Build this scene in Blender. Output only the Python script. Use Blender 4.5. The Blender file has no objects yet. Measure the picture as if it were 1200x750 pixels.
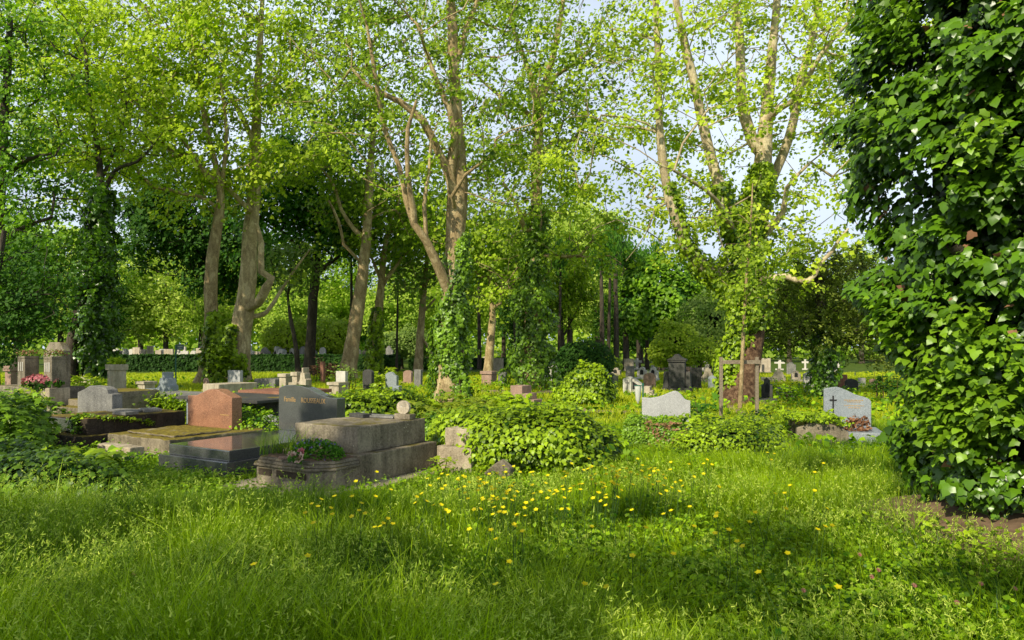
import bpy, bmesh, math, random
import numpy as np
from mathutils import Vector, Matrix, noise as mnoise
random.seed(7); RNG = np.random.default_rng(7)
R = math.radians
sc = bpy.context.scene
col = sc.collection
CAM_H, FOC, HOR = 1.6, 800.0, 410.0      # eye height (m); lens and horizon of the photograph

def gx(px, d): return (px - 600.0) / FOC * d
def gz(py, d): return CAM_H + (HOR - py) / FOC * d
def gd(py, z=0.0): return (CAM_H - z) * FOC / (py - HOR)
TH = R(31); CT, ST = math.cos(TH), math.sin(TH)   # the graves all stand turned by this much
SUN_EL = R(38); SUN_DIR = np.array([-0.60, -0.80, 0.0]); SUN_DIR /= np.linalg.norm(SUN_DIR)
SUN_V = np.array([SUN_DIR[0]*math.cos(SUN_EL), SUN_DIR[1]*math.cos(SUN_EL), math.sin(SUN_EL)])

# ------------------------------------------------------------------ scene objects
def tag(o, label=None, cat=None, group=None, kind=None):
    if label: o['label'] = label
    if cat: o['category'] = cat
    if group: o['group'] = group
    if kind: o['kind'] = kind
    return o
def empty(name, loc=(0, 0, 0), rz=0.0, label=None, cat=None, group=None):
    o = bpy.data.objects.new(name, None); col.objects.link(o)
    o.location = loc; o.rotation_euler = (0, 0, rz); o.empty_display_size = .2
    return tag(o, label, cat, group)
def link(name, me, parent=None, loc=None, rz=None):
    o = bpy.data.objects.new(name, me); col.objects.link(o)
    if parent is not None: o.parent = parent
    if loc is not None: o.location = loc
    if rz is not None: o.rotation_euler = (0, 0, rz)
    return o
def copy_tree(o, parent=None):
    c = o.copy(); col.objects.link(c); c.parent = parent
    for ch in [x for x in col.objects if x.parent == o]:
        copy_tree(ch, c)
    return c

# ------------------------------------------------------------------ numpy meshes
def vnoise(x, y, scale=1.0, seed=0):
    x = np.asarray(x, float) / scale + seed * 17.3; y = np.asarray(y, float) / scale + seed * 9.1
    xi, yi = np.floor(x).astype(np.int64), np.floor(y).astype(np.int64)
    fx, fy = x - xi, y - yi
    fx = fx * fx * (3 - 2 * fx); fy = fy * fy * (3 - 2 * fy)
    def h(a, b):
        n = (a * 374761393 + b * 668265263 + seed * 1442695041) & 0x7fffffff
        n = ((n ^ (n >> 13)) * 1274126177) & 0x7fffffff
        return ((n ^ (n >> 16)) & 0xffff) / 65535.0
    return (h(xi, yi) * (1 - fx) + h(xi + 1, yi) * fx) * (1 - fy) + (h(xi, yi + 1) * (1 - fx) + h(xi + 1, yi + 1) * fx) * fy

def np_mesh(name, V, F, mats, tint=None, smooth=False, mat_index=None):
    """V (n,3); F list of (m,k) index arrays; tint per vertex"""
    me = bpy.data.meshes.new(name)
    V = np.ascontiguousarray(V, dtype=np.float32)
    if isinstance(F, np.ndarray): F = [F]
    F = [f for f in F if len(f)]
    nl = sum(f.size for f in F); nf = sum(len(f) for f in F)
    me.vertices.add(len(V)); me.vertices.foreach_set('co', V.ravel())
    me.loops.add(nl); me.polygons.add(nf)
    me.loops.foreach_set('vertex_index', np.concatenate([f.ravel() for f in F]).astype(np.int32))
    st = []; o = 0
    for f in F:
        st.append(np.arange(len(f), dtype=np.int32) * f.shape[1] + o); o += f.size
    me.polygons.foreach_set('loop_start', np.concatenate(st).astype(np.int32))
    if smooth: me.polygons.foreach_set('use_smooth', np.ones(nf, dtype=bool))
    if not isinstance(mats, (list, tuple)): mats = [mats]
    for m in mats: me.materials.append(m)
    if mat_index is not None: me.polygons.foreach_set('material_index', np.asarray(mat_index, dtype=np.int32))
    if tint is not None:
        a = me.attributes.new('tint', 'FLOAT', 'POINT'); a.data.foreach_set('value', np.asarray(tint, dtype=np.float32))
    me.update(calc_edges=True)
    return me

def unit(a): return a / np.maximum(np.linalg.norm(a, axis=-1, keepdims=True), 1e-9)
# leaf templates: x across, y from the stalk to the tip, z up from the blade; folded a little along the midrib
def tri_fan(outline, centre=(0, .4, 0)):
    v = [centre] + list(outline); n = len(outline)
    return np.array(v, float), np.array([(0, i + 1, (i + 1) % n + 1) for i in range(n)])
LEAF_S = (np.array([(0, 0, 0), (.42, .45, .12), (0, 1, -.05), (-.42, .5, .12)], float), np.array([(0, 1, 2), (0, 2, 3)]))
LEAF_M = (np.array([(0, 0, 0), (.3, .12, .06), (.5, .5, .1), (0, 1, -.12), (-.5, .5, .1), (-.3, .12, .06)], float),
          np.array([(0, 1, 2, 3), (0, 3, 4, 5)]))
LEAF_IVY = tri_fan([(0, .0, .03), (.28, -.1, -.02), (.55, .22, -.04), (.34, .42, .03), (.3, .62, .0), (0, 1.0, -.16), (-.3, .62, .0), (-.34, .42, .03), (-.55, .22, -.04), (-.28, -.1, -.02)], (0, .35, .07))
LEAF_MAPLE = tri_fan([(0, 0, 0), (.3, -.02, 0), (.7, .05, -.1), (.42, .28, .03), (.78, .6, -.12), (.3, .58, .03), (.18, .72, .02), (0, 1.05, -.12), (-.18, .72, .02), (-.3, .58, .03), (-.78, .6, -.12), (-.42, .28, .03), (-.7, .05, -.1), (-.3, -.02, 0)], (0, .38, .06))
LEAF_NEEDLE = (np.array([(-.1, 0, 0), (.1, 0, 0), (.06, 1, -.1), (-.06, 1, -.1)], float), np.array([(0, 1, 2, 3)]))

def leaves(P, N, T, S, tint, tpl, rng=RNG):
    """P leaf base points, N blade normals, T tip directions, S sizes"""
    tv, tf = tpl
    N = unit(N); T = unit(T - N * np.sum(T * N, 1, keepdims=True)); B = np.cross(T, N)
    asp = rng.uniform(.8, 1.15, len(P))
    V = P[:, None, :] + S[:, None, None] * (tv[None, :, 0, None] * asp[:, None, None] * B[:, None, :] + tv[None, :, 1, None] * T[:, None, :] + tv[None, :, 2, None] * N[:, None, :])
    k = len(tv)
    F = (tf[None, :, :] + (np.arange(len(P)) * k)[:, None, None]).reshape(-1, tf.shape[1])
    return V.reshape(-1, 3), F, np.repeat(tint, k)

class Pack:
    """collects vertex / face blocks into one mesh"""
    def __init__(s): s.v = []; s.f = []; s.t = []; s.m = []; s.n = 0
    def add(s, V, F, tint=0.5, mat=0):
        if not len(V): return
        if not isinstance(F, list): F = [F]
        for f in F:
            f = np.asarray(f)
            s.f.append(f + s.n); s.m.append(np.full(len(f), mat))
        s.v.append(np.asarray(V, float)); s.n += len(V)
        s.t.append(np.full(len(V), tint) if np.isscalar(tint) else tint)
    def build(s, name, mats, parent=None, smooth=False, origin=None):
        V = np.concatenate(s.v)
        if origin is not None: V = V - np.asarray(origin)
        by = {}
        for f, m in zip(s.f, s.m): by.setdefault(f.shape[1], []).append((f, m))
        F = [np.concatenate([x[0] for x in g]) for g in by.values()]
        M = np.concatenate([np.concatenate([x[1] for x in g]) for g in by.values()])
        me = np_mesh(name, V, F, mats, np.concatenate(s.t), smooth, M)
        return link(name, me, parent)

def tube(pts, rad, sides=8, flare=None):
    pts = np.asarray(pts, float); rad = np.asarray(rad, float); n = len(pts)
    T = np.gradient(pts, axis=0); T = unit(T)
    ref = np.array([0, 1., 0]) if abs(T[0][1]) < .9 else np.array([1., 0, 0])
    A = unit(np.cross(T, ref)); B = np.cross(T, A)
    a = np.arange(sides) / sides * 2 * math.pi
    rr = rad[:, None] * np.ones(sides)[None]
    if flare is not None: rr = rr * flare(pts, a)
    V = pts[:, None] + rr[:, :, None] * (np.cos(a)[None, :, None] * A[:, None] + np.sin(a)[None, :, None] * B[:, None])
    i = np.arange(n - 1)[:, None] * sides; j = np.arange(sides)[None]; j2 = (j + 1) % sides
    F = np.stack([i + j, i + j2, i + sides + j2, i + sides + j], -1).reshape(-1, 4)
    return V.reshape(-1, 3), F

def catmull(P, step):
    P = np.asarray(P, float)
    if len(P) < 3:
        n = max(2, int(np.linalg.norm(P[-1, :3] - P[0, :3]) / step)); t = np.linspace(0, 1, n)[:, None]
        return P[0] * (1 - t) + P[-1] * t
    Q = np.vstack([2 * P[0] - P[1], P, 2 * P[-1] - P[-2]]); out = []
    for i in range(1, len(Q) - 2):
        n = max(1, int(np.linalg.norm(Q[i + 1, :3] - Q[i, :3]) / step))
        for k in range(n):
            t = k / n
            out.append(.5 * ((2 * Q[i]) + (-Q[i - 1] + Q[i + 1]) * t + (2 * Q[i - 1] - 5 * Q[i] + 4 * Q[i + 1] - Q[i + 2]) * t * t + (-Q[i - 1] + 3 * Q[i] - 3 * Q[i + 1] + Q[i + 2]) * t ** 3))
    out.append(P[-1]); return np.array(out)

# ------------------------------------------------------------------ materials
def new_mat(name):
    m = bpy.data.materials.new(name); m.use_nodes = True; nt = m.node_tree; nt.nodes.clear()
    return m, nt, nt.nodes, nt.links
def ramp(nt, fac, stops):
    r = nt.nodes.new('ShaderNodeValToRGB')
    while len(r.color_ramp.elements) < len(stops): r.color_ramp.elements.new(.5)
    for e, (p, c) in zip(r.color_ramp.elements, stops): e.position = p; e.color = (*c, 1)
    nt.links.new(fac, r.inputs[0]); return r.outputs[0]
def mixc(nt, fac, a, b, mode='MIX'):
    n = nt.nodes.new('ShaderNodeMix'); n.data_type = 'RGBA'; n.blend_type = mode
    for s, v in ((n.inputs[0], fac), (n.inputs[6], a), (n.inputs[7], b)):
        if hasattr(v, 'is_linked') or isinstance(v, bpy.types.NodeSocket): nt.links.new(v, s)
        elif isinstance(v, (int, float)): s.default_value = v
        else: s.default_value = (*v, 1)
    return n.outputs[2]
def noise(nt, scale, detail=4, rough=.6, coord=None, dist=0.0):
    n = nt.nodes.new('ShaderNodeTexNoise'); n.inputs['Scale'].default_value = scale
    n.inputs['Detail'].default_value = detail; n.inputs['Roughness'].default_value = rough; n.inputs['Distortion'].default_value = dist
    if coord is not None: nt.links.new(coord, n.inputs['Vector'])
    return n.outputs['Fac']
def geo_pos(nt): return nt.nodes.new('ShaderNodeNewGeometry').outputs['Position']
def obj_pos(nt): return nt.nodes.new('ShaderNodeTexCoord').outputs['Object']
def math_n(nt, op, a, b=0.0, clamp=False):
    n = nt.nodes.new('ShaderNodeMath'); n.operation = op; n.use_clamp = clamp
    for s, v in zip(n.inputs, (a, b)):
        if isinstance(v, bpy.types.NodeSocket): nt.links.new(v, s)
        else: s.default_value = v
    return n.outputs[0]

def leaf_mat(name, dark, light, trans=.38, rough=.45, spec=.4, tcol=None):
    m, nt, ns, ls = new_mat(name)
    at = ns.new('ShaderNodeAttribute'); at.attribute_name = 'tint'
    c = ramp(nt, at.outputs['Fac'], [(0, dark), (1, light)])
    big = noise(nt, .55, 2, .5, geo_pos(nt))
    c = mixc(nt, math_n(nt, 'MULTIPLY', big, .4), c, tuple(x * .55 for x in dark))
    p = ns.new('ShaderNodeBsdfPrincipled'); ls.new(c, p.inputs['Base Color'])
    p.inputs['Roughness'].default_value = rough; p.inputs['Specular IOR Level'].default_value = spec
    t = ns.new('ShaderNodeBsdfTranslucent')
    tc = mixc(nt, 1.0, c, tcol or (1.5, 1.75, .6), 'MULTIPLY')
    ls.new(tc, t.inputs['Color'])
    mx = ns.new('ShaderNodeMixShader'); mx.inputs[0].default_value = trans
    ls.new(p.outputs[0], mx.inputs[1]); ls.new(t.outputs[0], mx.inputs[2])
    o = ns.new('ShaderNodeOutputMaterial'); ls.new(mx.outputs[0], o.inputs[0]); return m

def flat_mat(name, c, rough=.7, metal=0, spec=.4, var=.25, scale=12):
    m, nt, ns, ls = new_mat(name)
    f = noise(nt, scale, 4, .6, geo_pos(nt))
    cc = ramp(nt, f, [(.3, tuple(x * (1 - var) for x in c)), (.7, tuple(min(1, x * (1 + var)) for x in c))])
    p = ns.new('ShaderNodeBsdfPrincipled'); ls.new(cc, p.inputs['Base Color'])
    p.inputs['Roughness'].default_value = rough; p.inputs['Metallic'].default_value = metal; p.inputs['Specular IOR Level'].default_value = spec
    o = ns.new('ShaderNodeOutputMaterial'); ls.new(p.outputs[0], o.inputs[0]); return m

def stone_mat(name, base, dark, light, moss=0.0, rough=.85, speck=0.0, speck_scale=220, streak=.75, bump=.35, spec=.3, coat=0.0, mosscol=(.16, .13, .02)):
    m, nt, ns, ls = new_mat(name); g = ns.new('ShaderNodeNewGeometry'); pos = g.outputs['Position']
    n1 = noise(nt, 2.3, 6, .65, pos); c = ramp(nt, n1, [(.33, dark), (.5, base), (.70, light)])
    mp = ns.new('ShaderNodeMapping'); mp.inputs['Scale'].default_value = (7, 7, .9); ls.new(pos, mp.inputs[0])
    n2 = noise(nt, 1.0, 5, .7, mp.outputs[0]); st = ramp(nt, n2, [(.42, (0, 0, 0)), (.68, (1, 1, 1))])
    sb = ns.new('ShaderNodeRGBToBW'); ls.new(st, sb.inputs[0])
    c = mixc(nt, math_n(nt, 'MULTIPLY', sb.outputs[0], streak), c, tuple(x * .35 for x in dark))
    n3 = noise(nt, 38, 3, .7, pos); c = mixc(nt, .35, c, ramp(nt, n3, [(.3, tuple(x * .5 for x in dark)), (.7, light)]))
    if speck:
        v = noise(nt, speck_scale, 1, .5, pos)
        c = mixc(nt, speck, c, ramp(nt, v, [(.4, tuple(x * .3 for x in dark)), (.5, base), (.62, tuple(min(1, x * 1.9 + .03) for x in light))]))
    # pale lichen spots
    vo = ns.new('ShaderNodeTexVoronoi'); vo.inputs['Scale'].default_value = 14; ls.new(pos, vo.inputs['Vector'])
    if not coat:
        lf = math_n(nt, 'LESS_THAN', vo.outputs['Distance'], .13); ln = math_n(nt, 'GREATER_THAN', noise(nt, 3.1, 2, .5, pos), .56)
        c = mixc(nt, math_n(nt, 'MULTIPLY', math_n(nt, 'MULTIPLY', lf, ln), .6), c, tuple(min(.7, x * 1.3 + .12) for x in light))
    if moss:
        sx = ns.new('ShaderNodeSeparateXYZ'); ls.new(g.outputs['Normal'], sx.inputs[0])
        up = math_n(nt, 'MULTIPLY', math_n(nt, 'SUBTRACT', sx.outputs[2], .45), 3, True)
        mn = noise(nt, 2.6, 6, .7, pos); mf = math_n(nt, 'MULTIPLY', math_n(nt, 'SUBTRACT', mn, .62 - .3 * moss), 9, True)
        mc = ramp(nt, noise(nt, 21, 5, .7, pos), [(.3, (mosscol[0] * .35, mosscol[1] * .35, mosscol[2])), (.55, mosscol), (.75, (mosscol[0] * 1.5, mosscol[1] * 1.75, mosscol[2] * 1.3))])
        side = math_n(nt, 'MULTIPLY', math_n(nt, 'SUBTRACT', noise(nt, 3.3, 6, .75, pos), .6), 5, True)
        c = mixc(nt, math_n(nt, 'MULTIPLY', side, .5 * moss), c, (.035, .04, .012))
        c = mixc(nt, math_n(nt, 'MULTIPLY', up, mf), c, mc)
    p = ns.new('ShaderNodeBsdfPrincipled'); ls.new(c, p.inputs['Base Color'])
    p.inputs['Roughness'].default_value = rough; p.inputs['Specular IOR Level'].default_value = spec
    if coat: p.inputs['Coat Weight'].default_value = coat; p.inputs['Coat Roughness'].default_value = .08
    b = ns.new('ShaderNodeBump'); b.inputs['Strength'].default_value = bump; b.inputs['Distance'].default_value = .02
    ls.new(math_n(nt, 'ADD', n3, math_n(nt, 'MULTIPLY', n1, 2)), b.inputs['Height']); ls.new(b.outputs[0], p.inputs['Normal'])
    o = ns.new('ShaderNodeOutputMaterial'); ls.new(p.outputs[0], o.inputs[0]); return m

def bark_mat(name, a, b, c3, patch=3.0, vertical=.35, bump=.6, low=None):
    m, nt, ns, ls = new_mat(name); pos = obj_pos(nt)
    mp = ns.new('ShaderNodeMapping'); mp.inputs['Scale'].default_value = (1, 1, vertical); ls.new(pos, mp.inputs[0])
    n1 = noise(nt, patch, 5, .6, mp.outputs[0], .6); c = ramp(nt, n1, [(.36, a), (.44, tuple(x * .8 for x in b)), (.52, b), (.57, c3)])
    n2 = noise(nt, patch * 7, 4, .7, mp.outputs[0]); c = mixc(nt, .45, c, ramp(nt, n2, [(.3, tuple(x * .35 for x in a)), (.7, c3)]))
    if low:
        cl = ramp(nt, noise(nt, 9, 5, .7, pos), [(.35, low[0]), (.5, low[1]), (.66, low[2])]); sx = ns.new('ShaderNodeSeparateXYZ'); ls.new(pos, sx.inputs[0])
        f = math_n(nt, 'MULTIPLY', math_n(nt, 'SUBTRACT', math_n(nt, 'ADD', low[3], noise(nt, 1.5, 3, .6, pos)), sx.outputs[2]), 1.6, True); c = mixc(nt, f, c, cl)
    p = ns.new('ShaderNodeBsdfPrincipled'); ls.new(c, p.inputs['Base Color']); p.inputs['Roughness'].default_value = .9
    p.inputs['Specular IOR Level'].default_value = .2
    bu = ns.new('ShaderNodeBump'); bu.inputs['Strength'].default_value = bump; bu.inputs['Distance'].default_value = .05
    ls.new(n2, bu.inputs['Height']); ls.new(bu.outputs[0], p.inputs['Normal'])
    o = ns.new('ShaderNodeOutputMaterial'); ls.new(p.outputs[0], o.inputs[0]); return m

M = {}
M['plane'] = leaf_mat('plane_leaf', (.19, .28, .012), (.74, .87, .06), .38, .45, .25)
M['plane_dark'] = leaf_mat('plane_leaf_deep', (.07, .14, .008), (.56, .74, .04), .36, .45, .25)
M['lime'] = leaf_mat('lime_leaf', (.04, .13, .006), (.34, .58, .025), .3, .45, .25)
M['chestnut'] = leaf_mat('chestnut_leaf', (.025, .10, .010), (.17, .38, .03), .34, .55, .2)
M['darkleaf'] = leaf_mat('dark_leaf', (.02, .075, .010), (.10, .22, .022), .28, .6, .15)
M['olive'] = leaf_mat('olive_leaf', (.14, .23, .04), (.34, .46, .09), .35, .55, .3)
M['golden'] = leaf_mat('golden_leaf', (.24, .36, .016), (.56, .66, .04), .35, .5, .3)
M['belt_mid'] = leaf_mat('far_leaf', (.24, .38, .04), (.56, .68, .09), .4, .6, .2)
M['belt_pale'] = leaf_mat('far_pale_leaf', (.33, .43, .07), (.68, .78, .15), .4, .6, .2)
M['yew'] = leaf_mat('yew_needles', (.045, .08, .012), (.40, .48, .06), .25, .5, .3)
M['ivy'] = leaf_mat('ivy_leaf', (.018, .065, .005), (.30, .52, .02), .16, .4, .35)
M['ivy_dark'] = leaf_mat('ivy_leaf_deep', (.004, .024, .002), (.16, .34, .012), .12, .32, .4)
M['ivy_bright'] = leaf_mat('ivy_leaf_bright', (.018, .065, .003), (.48, .68, .018), .18, .4, .28)
M['maple'] = leaf_mat('maple_leaf', (.05, .12, .008), (.52, .60, .04), .25, .4, .4)
M['herb'] = leaf_mat('herb_leaf', (.03, .12, .003), (.44, .68, .015), .22, .45, .22)
M['grass'] = leaf_mat('grass_blade', (.022, .10, .002), (.58, .80, .012), .25, .42, .25)
M['lawn'] = leaf_mat('lawn_blade', (.16, .26, .005), (.80, .84, .03), .3, .45, .25)
M['hedge'] = leaf_mat('hedge_leaf', (.008, .032, .006), (.05, .13, .014), .2, .6, .15)
M['straw'] = leaf_mat('grass_seed', (.26, .42, .03), (.76, .84, .14), .25, .5, .3)
M['bark_plane'] = bark_mat('plane_bark', (.18, .12, .055), (.43, .30, .145), (.68, .53, .29), 4.5, .45, .8)
M['bark_pale'] = bark_mat('plane_bark_pale', (.23, .16, .075), (.53, .39, .20), (.80, .65, .37), 4.0, .45, .7)
M['bark_dark'] = bark_mat('dark_bark', (.03, .025, .018), (.07, .055, .04), (.13, .105, .075), 4, .3, .8)
M['bark_old'] = bark_mat('old_plane_bark', (.22, .165, .09), (.50, .39, .225), (.76, .64, .41), 4.0, .45, .7, low=((.045, .024, .014), (.12, .068, .04), (.24, .155, .09), 2.6))
M['bark_red'] = bark_mat('red_brown_bark', (.07, .035, .02), (.16, .085, .05), (.27, .16, .10), 9, .8, 1.0)
M['core'] = flat_mat('foliage_inner_shade', (.010, .018, .006), .95, 0, .1)  # near-black filler: shade deep inside foliage put into the colour
M['concrete'] = stone_mat('old_concrete', (.25, .21, .15), (.075, .062, .042), (.46, .39, .28), .45, .9, 0, bump=.6)
M['concrete_dark'] = stone_mat('blackened_concrete', (.06, .045, .03), (.022, .017, .012), (.12, .09, .06), .8, .92, 0, bump=.8, mosscol=(.20, .15, .02))
M['concrete_pale'] = stone_mat('pale_concrete', (.50, .41, .29), (.24, .19, .125), (.70, .60, .44), .2, .9, 0, bump=.5)
M['mossy'] = stone_mat('mossy_concrete', (.27, .225, .15), (.08, .065, .042), (.46, .385, .27), 1.0, .92, 0, bump=.8, mosscol=(.22, .17, .02))
M['granite'] = stone_mat('dark_granite', (.085, .088, .087), (.058, .061, .061), (.125, .13, .126), 0, .12, .35, 260, .1, .015, .6, 1.0)
M['granite_side'] = stone_mat('rough_dark_granite', (.05, .052, .052), (.03, .03, .032), (.08, .08, .08), 0, .5, .5, 190, .2, .1, .4)
M['granite_grey'] = stone_mat('grey_granite', (.42, .42, .42), (.32, .32, .325), (.54, .54, .53), 0, .5, .35, 170, .15, .06, .45, .15)
M['granite_blue'] = stone_mat('blue_grey_granite', (.24, .275, .30), (.17, .20, .225), (.35, .385, .41), 0, .5, .42, 170, .12, .06, .45, .15)
M['granite_red'] = stone_mat('red_granite', (.32, .135, .07), (.12, .055, .035), (.48, .25, .145), 0, .45, .4, 170, .4, .08, .45, .2)
M['greystone'] = stone_mat('weathered_grey_stone', (.21, .205, .19), (.055, .055, .058), (.40, .385, .345), .2, .85, .2, 160, .75, .4)
M['darkstone'] = stone_mat('blackened_stone', (.06, .06, .058), (.03, .03, .03), (.13, .125, .11), .2, .85, .1, 160, .5, .4)
M['white'] = stone_mat('white_stone', (.66, .62, .54), (.42, .39, .33), (.78, .75, .68), .1, .8, 0, bump=.2, streak=.35)
M['cream'] = stone_mat('cream_stone', (.58, .49, .36), (.38, .31, .22), (.70, .62, .49), .15, .85, 0, bump=.4)
M['pinkstone'] = stone_mat('pinkish_stone', (.40, .25, .19), (.24, .15, .11), (.52, .36, .28), .15, .8, .2, 150, bump=.3)
M['brick'] = stone_mat('reddish_stone', (.28, .12, .08), (.17, .07, .05), (.40, .20, .13), .1, .85, .2, 150, bump=.4)
M['black'] = flat_mat('black_cross_and_recess_shade', (.012, .012, .012), .6)  # black of the cross; on niche plates it is painted shade
M['gold'] = flat_mat('gold_lettering', (.50, .31, .11), .45, .15, .5, .2)
M['wood'] = flat_mat('weathered_wood', (.26, .21, .15), .85, 0, .2, .35, 30)
M['stem'] = flat_mat('brown_stem', (.09, .06, .03), .85, 0, .2)
M['greenstem'] = flat_mat('green_stem', (.05, .11, .02), .7, 0, .3)
M['green_metal'] = flat_mat('green_painted_metal', (.02, .13, .085), .45, 0, .5, .15)
M['sign_face'] = flat_mat('sign_face', (.12, .17, .16), .5, 0, .5, .15)
M['white_paint'] = flat_mat('white_lettering', (.55, .56, .52), .6, 0, .3, .1)
M['plastic'] = flat_mat('cloudy_white_plastic', (.62, .62, .56), .35, 0, .5, .12)
M['petal_yellow'] = leaf_mat('buttercup_petal', (.92, .78, .006), (.95, .86, .012), .2, .35, .4, (1.1, 1.0, .5))
M['petal_pink'] = leaf_mat('pink_petal', (.48, .09, .12), (.75, .38, .36), .25, .5, .3, (1, 1, 1))
M['petal_rose'] = leaf_mat('rose_petal', (.62, .33, .27), (.80, .66, .52), .2, .5, .3, (1, 1, 1))
M['petal_blue'] = leaf_mat('violet_petal', (.10, .08, .24), (.27, .24, .46), .2, .5, .3, (1, 1, 1))
M['dry'] = leaf_mat('dried_flower', (.20, .09, .045), (.48, .26, .14), .2, .7, .2, (1, 1, 1))
M['path'] = flat_mat('trodden_earth', (.25, .185, .12), .95, 0, .2, .35, 3)
M['soil'] = flat_mat('dry_soil', (.16, .105, .065), .95, 0, .2, .4, 9)
# ------------------------------------------------------------------ trees
class Tree:
    def __init__(s, seed=1):
        s.p = []; s.par = []; s.fix = []; s.paths = []; s.rng = np.random.default_rng(seed); s.d = []
    def limb(s, pts, parent=None, step=.45, wob=.03):
        """pts rows (x,y,z,r)"""
        P = catmull(pts, step); w = s.rng.normal(0, 1, (len(P), 3)) * wob * P[:, 3:4]; w[0] = 0; P[:, :3] += w
        idx = []
        if parent == 'near' and s.p:
            q = np.array(s.p); k = int(np.argmin(np.linalg.norm(q - P[0, :3], axis=1))); idx = [k]; pr = k; P = P[1:]
        else: pr = -1
        for r in P:
            s.p.append(r[:3]); s.par.append(pr); s.fix.append(r[3]); pr = len(s.p) - 1; idx.append(pr)
        s.paths.append(idx)
    def grow(s, targets, zmin, seg=.5, up=.5, tip=.012, curve=.35):
        T = np.asarray(targets); q = np.array(s.p)
        ok = q[:, 2] > min(zmin, .6 * q[:, 2].max())
        dmin = np.array([np.min(np.linalg.norm(q[ok] - t, axis=1)) for t in T]); T = T[np.argsort(dmin)]
        cap = len(s.p) + len(T) * 14; Q = np.zeros((cap, 3)); Q[:len(s.p)] = q; okk = np.zeros(cap, bool); okk[:len(q)] = ok; n = len(s.p)
        dep = np.zeros(cap)
        for t in T:
            dv = Q[:n] - t; dist = np.linalg.norm(dv, axis=1)
            cost = dist + up * np.maximum(0, dv[:, 2] + .35 * np.linalg.norm(dv[:, :2], axis=1)) + dep[:n] * .15; cost[~okk[:n]] = 1e9
            k = int(np.argmin(cost)); D = dist[k]
            m = max(1, int(D / seg)); pd = Q[k] - Q[s.par[k]] if s.par[k] >= 0 else np.array([0, 0, 1.])
            pd = pd / max(np.linalg.norm(pd), 1e-6); dr = (t - Q[k]) / max(D, 1e-6)
            c = Q[k] + (pd * .5 + dr * .5 + s.rng.normal(0, .18, 3)) * D * curve
            c2 = t - np.array([dr[0], dr[1], dr[2] * .5 - .15]) * D * .3
            idx = [k]; pr = k
            for i in range(1, m + 1):
                u = i / m; x = (1 - u) ** 3 * Q[k] + 3 * u * (1 - u) ** 2 * c + 3 * u * u * (1 - u) * c2 + u ** 3 * t + s.rng.normal(0, .03, 3) * (i < m) * min(1, D / 3)
                if n >= cap: break
                s.p.append(x); s.par.append(pr); s.fix.append(0.0); Q[n] = x; okk[n] = True; dep[n] = dep[k] + 1; pr = n; idx.append(n); n += 1
            s.paths.append(idx)
        s.tip = tip
    def radii(s):
        n = len(s.p); ch = np.zeros(n, int)
        cnt = np.zeros(n); has = np.zeros(n, bool)
        for i in range(n):
            if s.par[i] >= 0: has[s.par[i]] = True
        cnt[~has] = 1
        for i in range(n - 1, -1, -1):
            if s.par[i] >= 0 and s.par[i] < i: cnt[s.par[i]] += cnt[i]
        tip = getattr(s, 'tip', .012)
        r = np.maximum(np.array(s.fix), np.where(np.array(s.fix) > 0, 0, tip * 1.35 * np.maximum(cnt, 1) ** .55))
        for i in range(n):      # no branch thicker than what carries it
            if s.par[i] >= 0 and s.fix[i] == 0: r[i] = min(r[i], r[s.par[i]] * .96)
        return r
    def wood(s, pack, sides=(14, 6), base_flare=True, mat=0):
        r = s.radii(); q = np.array(s.p); z0 = q[:, 2].min()
        for idx in s.paths:
            if len(idx) < 2: continue
            rr = r[idx].copy()
            if s.fix[idx[-1]] == 0 or s.fix[idx[0]] > 0 and s.par[idx[1]] == idx[0]: rr[0] = min(rr[0], rr[1] * 1.12)
            pts = q[idx]
            if len(idx) == 2: pts = np.array([pts[0], (pts[0] + pts[1]) / 2, pts[1]]); rr = np.array([rr[0], (rr[0] + rr[1]) / 2, rr[1]])
            big = rr.max() > .09; ns = sides[0] if big else sides[1]
            if rr.max() < .02: ns = 4
            fl = None
            if big:
                ph = s.rng.uniform(0, 6.28, 4)
                def fl(P, a, ph=ph):
                    h = P[:, 2:3] - z0; k = np.exp(-h / .4) * .28 * (P[0, 2] - z0 < .3)
                    lump = .05 * np.sin(3 * a[None] + ph[0] + P[:, 2:3] * .8) + .04 * np.sin(5 * a[None] + ph[1] - P[:, 2:3] * 2.1) + .035 * np.sin(2 * a[None] + ph[2] + P[:, 2:3] * 3.3)
                    return 1 + lump + k * (1 + .35 * np.sin(5 * a[None] + ph[3]))
            V, F = tube(pts, rr, ns, fl); pack.add(V, F, .5, mat)
    def tips(s, frac=.5):
        out = []
        q = s.p
        for idx in s.paths:
            if s.fix[idx[-1]] > .05: continue
            a = max(1, int(len(idx) * (1 - frac)))
            for i in idx[a:]: out.append((q[i], q[i] - q[s.par[i]]))
        return out

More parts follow.
